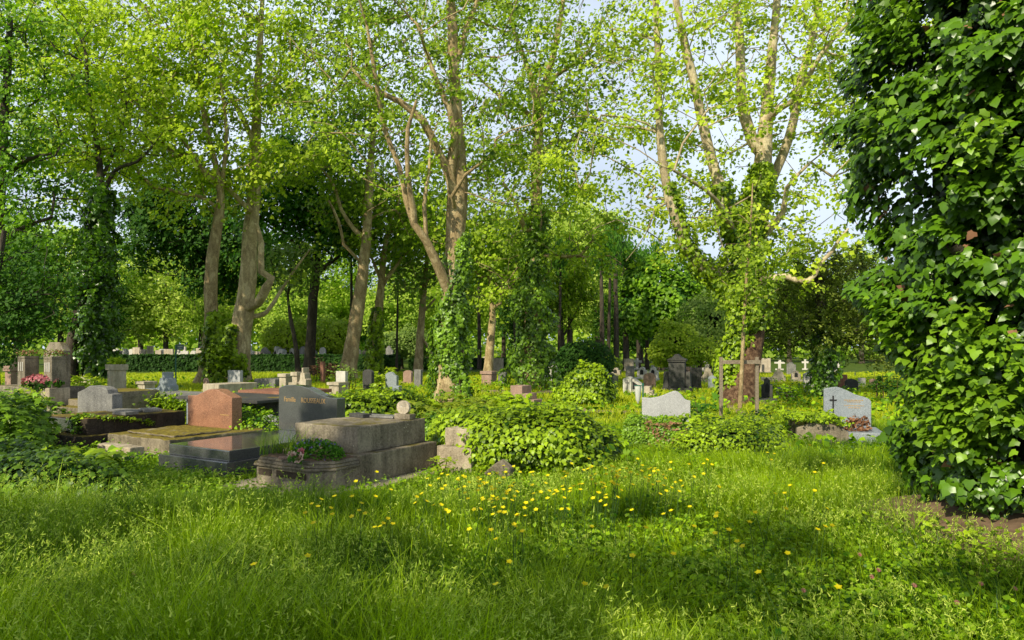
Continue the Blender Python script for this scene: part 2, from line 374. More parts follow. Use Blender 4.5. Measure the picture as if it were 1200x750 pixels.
def cluster_leaves(tips, per, sig, size, tpl, rng, flat=.55, tintk=.25, droop=.25, keep=None, upn=.9):
    """leaf clusters round the twig ends"""
    C = np.array([t[0] for t in tips]); C = C[rng.uniform(0, 1, len(C)) < .54]; n = len(C)
    k = rng.poisson(per * rng.uniform(.5, 2.0, n)); ci = np.repeat(np.arange(n), k); m = len(ci)
    off = rng.normal(0, 1, (m, 3)); off = unit(off) * (rng.uniform(0, 1, (m, 1)) ** .5) * 1.9
    sg = sig * rng.uniform(.6, 1.35, n)[ci][:, None]
    tl = rng.normal(0, .35, (n, 2)); P = C[ci] + off * sg * np.array([1, 1, flat * .75]); P[:, 2] += ((P[:, :2] - C[ci][:, :2]) * tl[ci]).sum(1)
    if keep is not None:
        kk = keep(P); P = P[kk]; ci = ci[kk]; off = off[kk]; m = len(P)
    N = rng.normal(0, .55, (m, 3)) + off * np.array([.35, .35, .2]) + np.array([0, 0, upn * .3]) + SUN_V * np.array([1.0, 1.0, .6])
    T = rng.normal(0, .7, (m, 3)) + off * .6 + np.array([0, 0, -droop])
    ct = rng.uniform(0, 1, n)[ci]
    tint = np.clip(.5 + tintk * (ct - .5) * 2 + rng.normal(0, .2, m) + off[:, 2] * .1, 0, 1)
    S = size * rng.uniform(.5, 1.4, m)
    return leaves(P, N, T, S, tint, tpl, rng)

def blob_points(blobs, n, rng, shell=.45):
    """points inside ellipsoids (cx,cy,cz,rx,ry,rz), denser towards their skin"""
    B = np.array(blobs, float); w = B[:, 3] * B[:, 4] * B[:, 5]; w = w ** .8; ci = rng.choice(len(B), n, p=w / w.sum())
    d = unit(rng.normal(0, 1, (n, 3))) * (rng.uniform(0, 1, (n, 1)) ** shell)
    return B[ci, :3] + d * B[ci, 3:6]

def blob_skin(blobs, n, rng, jit=.06, zmin=-9, lump=0.0, lscale=.4):
    B = np.array(blobs, float); ar = (B[:, 3] * B[:, 4] + B[:, 3] * B[:, 5] + B[:, 4] * B[:, 5]); ci = rng.choice(len(B), int(n * 1.7), p=ar / ar.sum())
    d = unit(rng.normal(0, 1, (len(ci), 3))); P = B[ci, :3] + d * B[ci, 3:6]; Nn = unit(d / B[ci, 3:6])
    keep = P[:, 2] > zmin
    for j, b in enumerate(B):
        q = (P - b[:3]) / b[3:6]; ins = (np.sum(q * q, 1) < .93) & (ci != j); keep &= ~ins
    P = P[keep][:n]; Nn = Nn[keep][:n]
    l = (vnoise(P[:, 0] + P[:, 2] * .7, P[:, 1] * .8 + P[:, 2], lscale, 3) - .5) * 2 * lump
    return P + Nn * (l[:, None] + rng.normal(0, jit, (len(P), 1))), Nn, l / (lump + 1e-9)

def leafy(name, blobs, n, size, tpl, mat, parent, seed=1, jit=.05, lump=.1, lscale=.35, zmin=.0, inner=.85, hang=.8, upn=.5, spread=.45, core=True, corek=.72, tmix=None):
    """dense leaf coat on a lumpy body; hollows are tinted darker, their shade put into the colour"""
    rng = np.random.default_rng(seed); P, Nn, l = blob_skin(blobs, n, rng, jit, zmin, lump, lscale); m = len(P)
    N = Nn + rng.normal(0, spread, (m, 3)) + np.array([0, 0, upn * .6]) + SUN_V * .6; T = rng.normal(0, .5, (m, 3)) + np.array([0, 0, -hang]) + Nn * .35
    tint = np.clip(.40 + .38 * l + rng.normal(0, .24, m), 0, 1)  # lump hollows get the dark tint: shade painted by depth
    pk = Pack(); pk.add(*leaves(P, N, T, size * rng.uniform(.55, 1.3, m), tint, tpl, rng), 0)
    if core:  # added dark body, stands in for shade between the leaves
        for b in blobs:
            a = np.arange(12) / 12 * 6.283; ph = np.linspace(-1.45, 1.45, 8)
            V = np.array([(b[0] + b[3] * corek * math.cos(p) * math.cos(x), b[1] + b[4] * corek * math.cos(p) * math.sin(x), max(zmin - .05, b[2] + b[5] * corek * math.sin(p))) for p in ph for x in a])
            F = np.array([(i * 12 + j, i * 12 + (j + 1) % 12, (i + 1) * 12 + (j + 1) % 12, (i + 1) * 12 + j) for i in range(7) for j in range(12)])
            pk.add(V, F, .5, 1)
    o = pk.build(name, [mat, M['core']], parent)
    return o

def pxl(rows, d):
    """limb rows given as (px, py, dd, width_px) -> metres"""
    return [(gx(a, d + c), d + c, gz(b, d + c), w / FOC * (d + c) / 2 * .83) for a, b, c, w in rows]

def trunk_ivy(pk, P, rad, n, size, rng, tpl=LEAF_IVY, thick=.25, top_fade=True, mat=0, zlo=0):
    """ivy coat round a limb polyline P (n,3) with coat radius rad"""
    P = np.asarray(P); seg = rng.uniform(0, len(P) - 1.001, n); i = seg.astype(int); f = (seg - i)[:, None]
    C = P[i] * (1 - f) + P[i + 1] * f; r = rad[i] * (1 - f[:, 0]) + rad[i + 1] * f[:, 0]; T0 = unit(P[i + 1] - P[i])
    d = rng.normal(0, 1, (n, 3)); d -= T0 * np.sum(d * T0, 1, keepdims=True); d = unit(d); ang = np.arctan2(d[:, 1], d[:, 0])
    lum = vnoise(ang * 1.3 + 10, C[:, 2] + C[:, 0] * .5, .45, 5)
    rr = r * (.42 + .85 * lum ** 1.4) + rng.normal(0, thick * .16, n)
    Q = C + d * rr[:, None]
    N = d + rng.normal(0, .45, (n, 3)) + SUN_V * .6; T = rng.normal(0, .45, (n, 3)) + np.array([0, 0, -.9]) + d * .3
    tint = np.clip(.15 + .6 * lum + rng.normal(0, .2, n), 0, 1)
    k = Q[:, 2] > zlo
    V, F, t = leaves(Q[k], N[k], T[k], (size * rng.uniform(.6, 1.25, n))[k], tint[k], tpl, rng); pk.add(V, F, t, mat)
# ------------------------------------------------------------------ stone pieces
EXCL = []     # footprints kept free of grass: (x, y, half_w, half_l, angle)
def bm_box(bm, x0, x1, y0, y1, z0, z1, top=None):
    """axis box; top=(ix,iy) insets the top"""
    ix, iy = top or (0, 0)
    vs = [bm.verts.new(c) for c in ((x0, y0, z0), (x1, y0, z0), (x1, y1, z0), (x0, y1, z0), (x0 + ix, y0 + iy, z1), (x1 - ix, y0 + iy, z1), (x1 - ix, y1 - iy, z1), (x0 + ix, y1 - iy, z1))]
    for f in ((3, 2, 1, 0), (4, 5, 6, 7), (0, 1, 5, 4), (1, 2, 6, 5), (2, 3, 7, 6), (3, 0, 4, 7)): bm.faces.new([vs[i] for i in f])
def bm_prism(bm, prof, y0, y1):
    """profile (x,z) counter-clockwise seen from the front, pushed from y0 (front) to y1"""
    a = [bm.verts.new((x, y0, z)) for x, z in prof]; b = [bm.verts.new((x, y1, z)) for x, z in prof]; n = len(prof)
    bm.faces.new(a); bm.faces.new(b[::-1])
    for i in range(n): bm.faces.new((a[i], b[i], b[(i + 1) % n], a[(i + 1) % n]))
def bm_plan(bm, plan, z0, z1, ins=0.0):
    """plan (x,y) outline pushed up from z0 to z1"""
    c = np.mean(np.array(plan), 0); n = len(plan)
    a = [bm.verts.new((x, y, z0)) for x, y in plan]; b = [bm.verts.new((x + (c[0] - x) * ins, y + (c[1] - y) * ins, z1)) for x, y in plan]
    bm.faces.new(a[::-1]); bm.faces.new(b)
    for i in range(n): bm.faces.new((a[i], a[(i + 1) % n], b[(i + 1) % n], b[i]))
def fin(name, bm, mat, parent=None, bevel=.008, rough=0.0, seed=0, cuts=0, loc=None, rz=None, seg=2):
    bmesh.ops.recalc_face_normals(bm, faces=bm.faces)
    if bevel:
        ed = [e for e in bm.edges if len(e.link_faces) == 2 and e.calc_face_angle(0) > .5]
        if ed: bmesh.ops.bevel(bm, geom=ed, offset=bevel, segments=seg, profile=.6, affect='EDGES', clamp_overlap=True)
    if rough:
        bmesh.ops.triangulate(bm, faces=[f for f in bm.faces if len(f.verts) > 4])
        for _ in range(cuts or 3):
            ed = [e for e in bm.edges if e.calc_length() > .11]
            if not ed or len(bm.verts) > 9000: break
            bmesh.ops.subdivide_edges(bm, edges=ed, cuts=1, use_grid_fill=True)
        for v in bm.verts:
            p = v.co * 6 + Vector((seed * 3.1, seed, 0)); q = v.co * 22
            v.co += Vector((mnoise.noise(p), mnoise.noise(p + Vector((9, 1, 4))), mnoise.noise(p + Vector((3, 7, 2))))) * rough + Vector((mnoise.noise(q), mnoise.noise(q + Vector((5, 5, 5))), mnoise.noise(q + Vector((1, 8, 2))))) * rough * .5
    me = bpy.data.meshes.new(name); bm.to_mesh(me); bm.free()
    for m in (mat if isinstance(mat, (list, tuple)) else [mat]): me.materials.append(m)
    return link(name, me, parent, loc, rz)
def box(name, dims, mat, parent=None, **k):
    bm = bmesh.new(); bm_box(bm, *dims, top=k.pop('top', None)); return fin(name, bm, mat, parent, **k)
def boxes(name, dl, mat, parent=None, **k):
    bm = bmesh.new()
    for d in dl: bm_box(bm, *d)
    return fin(name, bm, mat, parent, **k)
def prism(name, prof, y0, y1, mat, parent=None, **k):
    bm = bmesh.new(); bm_prism(bm, prof, y0, y1); return fin(name, bm, mat, parent, **k)
def corner(px, d, th=TH): return (gx(px, d), d)
def excl(root_xy, x0, x1, y0, y1, th=TH):
    cx, cy = (x0 + x1) / 2, (y0 + y1) / 2; c, s = math.cos(th), math.sin(th)
    EXCL.append((root_xy[0] + cx * c + cy * s, root_xy[1] - cx * s + cy * c, (x1 - x0) / 2, (y1 - y0) / 2, th))
def tomb(name, px, d, label, cat='tomb', group=None, th=TH, z=0.0):
    """Empty at the near (front right) ground corner; local x runs left along the front (negative), local y runs back"""
    x, y = corner(px, d); return empty(name, (x, y, z), -th, label, cat, group), (x, y)
def text(name, s, size, mat, parent, loc, ext=.002, font_scale=(1, 1)):
    cu = bpy.data.curves.new(name, 'FONT'); cu.body = s; cu.size = size; cu.extrude = ext; cu.align_x = 'LEFT'
    t = bpy.data.objects.new(name, cu); col.objects.link(t); bpy.context.view_layer.update()
    me = bpy.data.meshes.new_from_object(t.evaluated_get(bpy.context.evaluated_depsgraph_get())); bpy.data.objects.remove(t)
    for v in me.vertices: v.co = Vector((v.co.x * font_scale[0], -v.co.z, v.co.y * font_scale[1]))
    me.materials.clear(); me.materials.append(mat)
    return link(name, me, parent, loc)
def wavy(x0, x1, z0, pts):
    """stele profile: bottom edge then a smooth top through pts (fraction along, z) from right to left"""
    P = catmull([(x0 + (x1 - x0) * f, z, 0) for f, z in pts], .035)
    return [(x0, z0), (x1, z0)] + [(p[0], p[1]) for p in P]
def ivy_strip(name, pts, n, size, mat, parent, seed, spread=.12, z=.02, tpl=LEAF_IVY, stemmat=None):
    """ivy or weeds creeping along a line of local points"""
    rng = np.random.default_rng(seed); P = catmull(np.array(pts, float), .05); i = rng.integers(0, len(P), n)
    Q = P[i] + rng.normal(0, 1, (n, 3)) * np.array([spread, spread, spread * .35]) + np.array([0, 0, z])
    N = rng.normal(0, .5, (n, 3)) + np.array([-.2, -.3, .8]); T = rng.normal(0, .7, (n, 3)) + np.array([0, -.3, -.4])
    pk = Pack(); pk.add(*leaves(Q, N, T, size * rng.uniform(.6, 1.2, n), rng.uniform(0, 1, n), tpl, rng), 0)
    V, F = tube(P, np.full(len(P), .006), 5); pk.add(V, F, .5, 1)
    return pk.build(name, [mat, M['stem']], parent)

# ---------- E: the polished granite tomb with the wave topped stele
t, o = tomb('granite_tomb', 266, 8.35, 'polished dark granite tomb with wave-topped headstone lettered in gold')
box('plinth', (-1.42, 0, 0, 2.25, -.1, .215), M['granite'], t, bevel=.006); box('ledger', (-1.30, -.05, .07, 2.05, .215, .352), M['granite'], t, bevel=.012)
st = prism('headstone', wavy(-1.36, -.10, .352, [(1, .885), (.86, .893), (.7, .935), (.55, 1.005), (.4, 1.045), (.2, 1.055), (.07, 1.035), (0, 1.0)]), 1.93, 2.10, M['granite'], t, bevel=.008)
text('inscription', 'Famille', .105, M['gold'], st, (-1.24, 1.929, .80), font_scale=(.90, 1)); text('inscription', 'ROUSSEAUX', .108, M['gold'], st, (-.86, 1.929, .795), font_scale=(.86, 1))
excl(o, -1.5, .06, -.06, 2.3)

# ---------- F: the stepped concrete tomb with its flower trough
t, o = tomb('stepped_tomb', 423.6, 7.85, 'large weathered concrete tomb in two steps with an empty-fronted flower trough')
t['label'] = 'large weathered concrete tomb in two steps with a planted trough at its front'
box('base_slab', (-1.42, .24, -.86, 1.95, -.1, .05), M['concrete_pale'], t, bevel=.02, rough=.008, seed=2)
box('lower_step', (-1.3, 0, -.02, 1.42, .05, .385), M['concrete'], t, bevel=.014, rough=.006, seed=3)
box('upper_block', (-1.17, -.12, .06, 1.33, .385, .695), M['concrete'], t, bevel=.014, rough=.006, seed=4)
bm = bmesh.new()      # trough with a chamfered corner, mouldings in three steps and a hollow for the soil
pl = [(-1.16, -.022), (-1.16, -.50), (-1.06, -.60), (-.20, -.60), (-.0, -.40), (-.0, -.022)]
def sc_plan(k): return [((x + .58) * k - .58, (y + .022) * k - .022) for x, y in pl]
bm_plan(bm, sc_plan(1.0), .05, .27)
bm_plan(bm, sc_plan(1.045), .272, .30); bm_plan(bm, sc_plan(1.0), .302, .335, .03); bm_plan(bm, sc_plan(.97), .337, .365, .03)
fin('flower_trough', bm, M['concrete'], t, bevel=.012, rough=.004, seed=5)
box('trough_foot', (-.62, -.12, -.70, -.602, .05, .15), M['concrete'], t, bevel=.01, rough=.004, seed=6)
boxes('trough_panel', [(-.72, -.24, -.608, -.6005, .17, .245), (-1.02, -.80, -.608, -.6005, .17, .245)], M['concrete_dark'], t, bevel=.003)
bm = bmesh.new(); bm_plan(bm, sc_plan(.86), .366, .385, .1); fin('soil', bm, M['soil'], t, bevel=0)
rng = np.random.default_rng(11)
n = 2600; a = rng.normal(0, 1, (n, 3)); a = unit(a); P = np.array([-.42, -.28, .40]) + a * np.array([.36, .22, .17]) * rng.uniform(.7, 1.05, (n, 1)); P = P[P[:, 2] > .36]
pk = Pack(); pk.add(*leaves(P, a[:len(P)] + rng.normal(0, .4, (len(P), 3)) + [0, 0, .4], rng.normal(0, 1, (len(P), 3)), rng.uniform(.018, .035, len(P)), rng.uniform(0, 1, len(P)), LEAF_M, rng), 0)
n = 90; P = np.array([-.42, -.28, .41]) + unit(rng.normal(0, 1, (n, 3)) + [0, -.3, .9]) * np.array([.36, .23, .18])
pk.add(*leaves(P, rng.normal(0, .5, (n, 3)) + [0, -.4, .8], rng.normal(0, 1, (n, 3)), rng.uniform(.015, .025, n), rng.uniform(0, 1, n), LEAF_M, rng), 1)
pk.build('bedding_plant', [M['chestnut'], M['petal_blue']], t); [x for x in t.children][-1]['label'] = 'low green bedding plant with tiny violet flowers'
# wild grass growing from the trough
def grass_tuft(pk, c, n, h, rad, rng, w=.006, lean=.5, mat=0, t0=0., t1=1.):
    a = rng.uniform(0, 6.28, n); rr = rad * np.sqrt(rng.uniform(0, 1, n)); b = np.array(c) + np.stack([rr * np.cos(a), rr * np.sin(a), np.zeros(n)], 1)
    pk.add(*blades(b, h * rng.uniform(.45, 1.1, n), np.full(n, w), rng.normal(0, lean, (n, 2)), rng.uniform(t0, t1, n), rng), mat)
def blades(B, H, W, L, tint, rng, nseg=4):
    n = len(B); ph = math.atan2(SUN_V[0], -SUN_V[1]) + rng.normal(0, .95, n); side = np.stack([np.cos(ph), np.sin(ph), np.zeros(n)], 1)
    V = np.zeros((n, nseg * 2 + 2, 3)); tt = np.zeros((n, nseg * 2 + 2))
    for k in range(nseg + 1):
        u = k / nseg
        c = B + np.stack([L[:, 0] * H * u * u, L[:, 1] * H * u * u, H * (u - .28 * u * u * np.minimum(1, (L ** 2).sum(1)))], 1)
        w = (W * (1 - u ** 1.8) * .5 + .0004)[:, None]
        V[:, 2 * k] = c - side * w; V[:, 2 * k + 1] = c + side * w; tt[:, 2 * k] = tt[:, 2 * k + 1] = np.clip(tint * (.2 + .95 * u), 0, 1)  # tint drops towards the root: shade between blades painted in
    o = (np.arange(n) * (2 * nseg + 2))[:, None]
    F = np.concatenate([o + np.array([[2 * k, 2 * k + 1, 2 * k + 3, 2 * k + 2]]) for k in range(nseg)])
    return V.reshape(-1, 3), F, tt.ravel()
pk = Pack()
for cx, cy in ((-.95, -.3), (-.8, -.2), (-1.05, -.42), (-.7, -.35)): grass_tuft(pk, (cx, cy, .37), 60, .33, .13, rng)
pk.build('wild_grass', [M['grass']], t)
excl(o, -1.44, .26, -.88, 1.97)
def rose(pk, c, r, rng, mat, nrm=(-.3, -.8, .5)):
    nrm = unit(np.array(nrm, float)); A = unit(np.cross(nrm, [0, 0, 1.])); B = np.cross(nrm, A)
    for ring, (k, rad, tilt) in enumerate(((3, .22, .95), (5, .5, .75), (7, .85, .35))):
        for i in range(k):
            a = i / k * 6.283 + ring; o_ = A * math.cos(a) + B * math.sin(a)
            pk.add(*leaves(np.array([c + o_ * rad * r * .35]), np.array([nrm * (1 - tilt) - o_ * tilt]), np.array([o_ * (1 - tilt) + nrm * tilt]), np.array([r * 1.05]), np.array([rng.uniform(0, 1)]), LEAF_M, rng), mat)
bx = (gx(350, 7.46), 7.46); b = empty('flower_bouquet', (bx[0], bx[1], .37), 0, 'small bouquet of cream and pink artificial roses on the edge of the trough', 'bouquet')
for nm, mt, c, r_ in (('cream_rose', 'petal_rose', (.02, -.03, .05), .055), ('pink_rose', 'petal_pink', (.02, .03, .105), .045), ('cream_rose', 'petal_rose', (-.06, .01, .07), .042), ('cream_rose', 'petal_rose', (-.10, .05, .08), .035)):
    pk = Pack(); rose(pk, np.array(c), r_, rng, 0); pk.build(nm, [M[mt]], b)
n = 60; a = rng.uniform(0, 6.28, n); P = np.stack([np.cos(a) * .06 - .02, np.sin(a) * .05, rng.uniform(0.01, .09, n)], 1); pk = Pack()
pk.add(*leaves(P, rng.normal(0, .5, (n, 3)) + [0, -.5, .6], np.stack([np.cos(a), np.sin(a), rng.normal(0, .4, n)], 1), rng.uniform(.03, .06, n), rng.uniform(0, 1, n), LEAF_M, rng)); pk.build('foliage', [M['chestnut']], b)
def on_F(x, y, z): return (o[0] + x * CT + y * ST, o[1] - x * ST + y * CT, z)
# memorial disc and loose plaques on its top
q = empty('memorial_disc', on_F(-.28, 1.08, .697), -TH, 'round pale memorial disc standing on a small block on the stepped tomb', 'memorial plaque')
box('foot_block', (-.12, .14, -.05, .07, 0, .07), M['concrete'], q, bevel=.008)
bm = bmesh.new(); bm_prism(bm, [(.0 + .105 * math.cos(a), .07 + .082 + .09 * math.sin(a)) for a in np.linspace(0, 2 * math.pi, 28, endpoint=False)], -.02, .02); fin('disc', bm, M['cream'], q, bevel=.005)
boxes('engraving', [(-.06, .06, -.0225, -.0205, .17 + k * .025, .175 + k * .025) for k in range(3)], M['greystone'], q, bevel=0)
q = box('stone_plaque', (-.30, .30, -.11, .11, 0, .028), M['greystone'], bevel=.006, loc=on_F(-.72, 1.1, .699), rz=-TH + .1); tag(q, 'dark slate plaque lying flat on the stepped tomb behind the disc', 'memorial plaque')
q = box('stone_plaque', (-.16, .16, -.07, .07, 0, .05), M['darkstone'], bevel=.006, loc=on_F(-.95, .98, .697), rz=-TH - .2); tag(q, 'small dark stone block lying at the left end of the stepped tomb top', 'memorial plaque')
q = box('terracotta_shard', (-.06, .06, -.02, .02, 0, .03), M['pinkstone'], bevel=.008, loc=on_F(-.62, -.58, .37), rz=.2, rough=.004); tag(q, 'broken pale terracotta shard lying on the trough edge by the bouquet', 'shard')

# ---------- G: pale stepped plinth half under ivy, and a leaning slab
t, o = tomb('stone_plinth', 552, 8.75, 'pale sunlit stone plinth in two steps with ivy hanging over it')
box('lower_step', (-.55, .0, 0, .75, -.05, .33), M['concrete_pale'], t, bevel=.012, rough=.008, seed=7); box('upper_step', (-.50, -.10, .12, .7, .33, .56), M['concrete_pale'], t, bevel=.012, rough=.008, seed=8)
excl(o, -.6, .1, -.05, .8)
t, o = tomb('leaning_slab', 598, 8.3, 'pointed grey slab leaning out of the ivy mound at grass level', 'stone slab')
t.rotation_euler = (.15, -.1, -TH); prism('slab', [(-.34, -.1), (0, -.1), (.02, .16), (-.10, .26), (-.26, .18), (-.38, .10)], 0, .1, M['concrete'], t, bevel=.015, rough=.01)

# ---------- D: mossy pale tomb with the red granite headstone
t, o = tomb('mossy_tomb', 199, 10.0, 'low moss-topped concrete tomb carrying a red granite headstone')
box('plinth', (-1.72, .05, -.05, 1.78, -.1, .06), M['concrete_pale'], t, bevel=.02, rough=.01)
box('tomb_block', (-1.66, 0, 0, 1.72, .06, .275), M['mossy'], t, bevel=.02, rough=.014, seed=9, cuts=4)
box('cover_slab', (-1.46, -.2, .2, 1.2, .275, .305), M['mossy'], t, bevel=.015, rough=.016, seed=10, cuts=4)
excl(o, -1.76, .06, -.1, 1.8)
h = prism('headstone', wavy(-1.62, -.42, .275, [(1, .80), (.93, .83), (.74, .90), (.68, .925), (.5, .925), (.35, .87), (.2, .815), (0, .80)]), 1.36, 1.56, M['granite_red'], t, bevel=.01)
box('inscription', (-.72, -.5, 1.357, 1.3595, .5, .512), M['gold'], h, bevel=0)
# little pale kerb before it
t, o = tomb('kerb_block', 152, 9.75, 'pale concrete kerb with a broken corner, left of the dark granite tomb', 'kerb'); box('kerb', (-.86, 0, 0, .22, -.1, .20), M['concrete_pale'], t, bevel=.02, rough=.014, seed=11); box('footing', (-.62, .12, -.10, -.003, -.1, .07), M['concrete_pale'], t, bevel=.015, rough=.01); excl(o, -.9, .1, -.1, .25)

# ---------- C: black mossy tomb
t, o = tomb('blackened_tomb', 101.7, 10.9, 'blackened concrete tomb with orange moss on top and ivy trailing over its corner')
box('lower_step', (-1.5, .16, -.16, 1.9, -.1, .235), M['concrete_dark'], t, bevel=.03, rough=.016, seed=12)
box('tomb_block', (-1.26, 0, 0, 1.7, .235, .50), M['concrete_dark'], t, bevel=.018, rough=.012, seed=13, cuts=4)
box('end_panel', (-1.22, -.42, -.025, -.003, .27, .47), M['granite'], t, bevel=.004)
ivy_strip('ivy', [(-.5, .2, .5), (-.3, -.02, .47), (-.2, -.05, .38), (-.16, -.06, .28)], 260, .05, M['ivy'], t, 3, .06)
ivy_strip('ivy', [(-.3, .0, .5), (.02, .3, .48), (.05, .7, .42), (.06, .95, .36), (.1, 1.0, .3)], 260, .05, M['ivy_bright'], t, 4, .05)
ivy_strip('ivy', [(-1.4, -.15, .25), (-1.0, -.14, .26), (-.6, -.16, .25)], 300, .05, M['ivy_bright'], t, 5, .08)
excl(o, -1.55, .2, -.2, 1.95)
def on_C(x, y, z): return (o[0] + x * CT + y * ST, o[1] - x * ST + y * CT, z)
for i, (x, y, w, l, hh, rz, lb) in enumerate([(-.75, 1.1, .36, .16, .03, .2, 'thin grey slate plaque lying at the back of the blackened tomb'), (-.42, 1.3, .22, .14, .05, -.3, 'square grey plaque overhanging the blackened tomb top at the back'), (-.18, .72, .17, .12, .05, .1, 'small mossy stone block on the blackened tomb top')]):
    q = box('stone_plaque', (-w, w, -l, l, 0, hh), M['greystone'], bevel=.006, loc=on_C(x, y, .503), rz=-TH + rz, rough=.004); tag(q, lb, 'memorial plaque')

# ---------- B: grey headstone with stepped shoulder
t, o = tomb('grey_headstone', 131, 12.6, 'squat grey headstone with black streaked left side behind the mossy tomb', 'headstone')
prism('headstone', [(-1.2, 0), (0, 0), (.0, .78), (-.13, .78), (-.16, .86), (-.28, .90), (-.75, .92), (-.98, .84), (-1.2, .78)], 0, .2, M['greystone'], t, bevel=.015, rough=.005)
box('base', (-1.3, .12, -.12, .4, -.1, .3), M['darkstone'], t, bevel=.02)
excl(o, -1.3, .15, -.15, .45)

# ---------- A: stele between two planter pillars
t, o = tomb('pillared_tomb', 60.5, 14.5, 'old concrete tomb with an arched stele between two square planter pillars')
for x in (0, -1.17):
    pe = box('pedestal', (x - .42, x + .03, -.06, .36, -.1, .79), M['concrete_pale'] if x == 0 else M['concrete'], t, bevel=.015, rough=.006, seed=int(x * 9) + 14) if x == 0 else None
    pi = boxes('pillar', [(x - .33, x, 0, .29, .792 if x == 0 else .5, 1.40), (x - .335, x + .005, -.005, .295, 1.402, 1.46)], M['concrete'], t, bevel=.012, rough=.004)
    boxes('fluting', [(x - .27 + k * .085, x - .235 + k * .085, -.012, -.0075, 1.13, 1.33) for k in range(3)], M['white'], pi, bevel=.002)
    n = 110; P = np.stack([rng.uniform(x - .36, x + .04, n), rng.uniform(-.04, .33, n), 1.47 + rng.uniform(0, 1, n) ** 2 * .13], 1)
    pk = Pack(); pk.add(*leaves(P, rng.normal(0, .6, (n, 3)) + [0, 0, .6], rng.normal(0, .7, (n, 3)) + [0, 0, .2], rng.uniform(.03, .055, n), rng.uniform(0, 1, n), LEAF_M, rng), 0)
    n = 120; P = np.stack([rng.uniform(x - .36, x + .04, n), rng.uniform(-.04, .33, n), 1.5 + rng.uniform(0, 1, n) * .09], 1)
    pk.add(*leaves(P, rng.normal(0, .6, (n, 3)) + [0, 0, .6], rng.normal(0, .7, (n, 3)), rng.uniform(.025, .045, n), rng.uniform(0, 1, n), LEAF_M, rng), 1)
    fl = pk.build('planting', [M['olive'], M['dry']], pi)
prism('stele', [(-1.05, .5), (-.2, .5), (-.2, 1.58), (-.36, 1.77), (-.80, 1.77), (-1.05, 1.50)], .32, .48, M['concrete'], t, bevel=.02, rough=.005)
boxes('inscription', [(-.70, -.45, .3145, .3175, 1.52, 1.55), (-.73, -.40, .3145, .3175, 1.44, 1.46)], M['white'], t, bevel=0)
box('base_block', (-2.6, -.43, -.04, .9, -.1, .78), M['concrete'], t, bevel=.02, rough=.006)
excl(o, -2.7, .1, -.1, 1.0)
# wreath of pink flowers on the base
wx = (gx(45, 14.55), 14.62); w_ = empty('flower_basket', (wx[0], wx[1], .78), 0, 'basket of faded pink flowers between the two planter pillars', 'flowers')
n = 420; a = unit(rng.normal(0, 1, (n, 3))); P = a * np.array([.38, .14, .13]) + [0, 0, .14]; k = a[:, 2] > -.2
pk = Pack(); pk.add(*leaves(P[k], a[k] + rng.normal(0, .3, (k.sum(), 3)), rng.normal(0, 1, (k.sum(), 3)), rng.uniform(.05, .085, k.sum()), rng.uniform(0, 1, k.sum()), LEAF_M, rng)); pk.build('blossom', [M['petal_pink']], w_)
n = 300; a = unit(rng.normal(0, 1, (n, 3))); P = a * np.array([.42, .16, .11]) + [.03, 0, .09]
pk = Pack(); pk.add(*leaves(P, a + rng.normal(0, .4, (n, 3)), rng.normal(0, 1, (n, 3)), rng.uniform(.05, .08, n), rng.uniform(0, 1, n), LEAF_M, rng)); pk.build('foliage', [M['darkleaf']], w_)
# tilted little plaque on the ground before it
q = box('memorial_plaque', (-.13, .13, -.02, .02, 0, .24), M['granite_blue'], bevel=.006, loc=(gx(43, 12.3), 12.3, .30)); q.rotation_euler = (-.5, .35, -.2); tag(q, 'small tilted blue-grey plaque leaning below the tall stone pedestal', 'memorial plaque')
t, o = tomb('flat_tomb', 60, 12.1, 'low ivy-grown tomb edge at the left, in front of the tall pedestal'); box('kerb', (-1.3, .05, -.1, 1.2, -.1, .3), M['concrete'], t, bevel=.03, rough=.01); excl(o, -1.35, .1, -.15, 1.25)
t, o = tomb('stepped_kerb', 88, 13.9, 'two mossy steps between the tall pedestal and the squat grey headstone'); boxes('kerb', [(-.9, .3, 0, .3, -.1, .42), (-.9, .3, .302, .6, -.1, .55), (-.9, .3, .602, 1.6, -.1, .72)], M['mossy'], t, bevel=.015, rough=.008); excl(o, -.95, .35, -.05, 1.65)
t, o = tomb('low_tomb', 235, 14.6, 'long low dark tomb edge half hidden by weeds behind the red headstone')
box('tomb_block', (-2.9, .0, 0, 1.4, -.1, .48), M['concrete_dark'], t, bevel=.02, rough=.01); box('cover_slab', (-3.0, .08, -.08, 1.5, .482, .56), M['greystone'], t, bevel=.015, rough=.008); excl(o, -3.0, .1, -.1, 1.5)
for i in range(2): ivy_strip('ivy', [(-2.9, -.1, .1 + .3 * i), (-1.5, -.15, .2 + .3 * i), (-.1, -.1, .1 + .3 * i)], 2200, .06, M['ivy_bright'], t, 31 + i, .2)
t, o = tomb('slate_tomb', 246, 13.2, 'blue-grey stone box under a wide thin slab just behind the red headstone')
box('tomb_block', (-.75, 0, 0, 1.2, -.1, .62), M['granite_blue'], t, bevel=.02); box('cover_slab', (-.95, 1.5, -.1, 1.3, .622, .68), M['darkstone'], t, bevel=.01, rough=.008); excl(o, -.9, .9, -.1, 1.3)
t, o = tomb('pale_tomb', 326, 13.0, 'pale lichen-blotched stone box to the left of the gold-lettered headstone')
box('tomb_block', (-.78, 0, 0, 1.3, -.1, .60), M['greystone'], t, bevel=.02, rough=.008); box('cover_slab', (-.4, .06, -.06, 1.4, .602, .68), M['mossy'], t, bevel=.015, rough=.01); excl(o, -.85, .1, -.1, 1.4)
t, o = tomb('rust_tomb', 330, 18.5, 'low tomb with rust-brown mossy lid and a sunlit pale end')
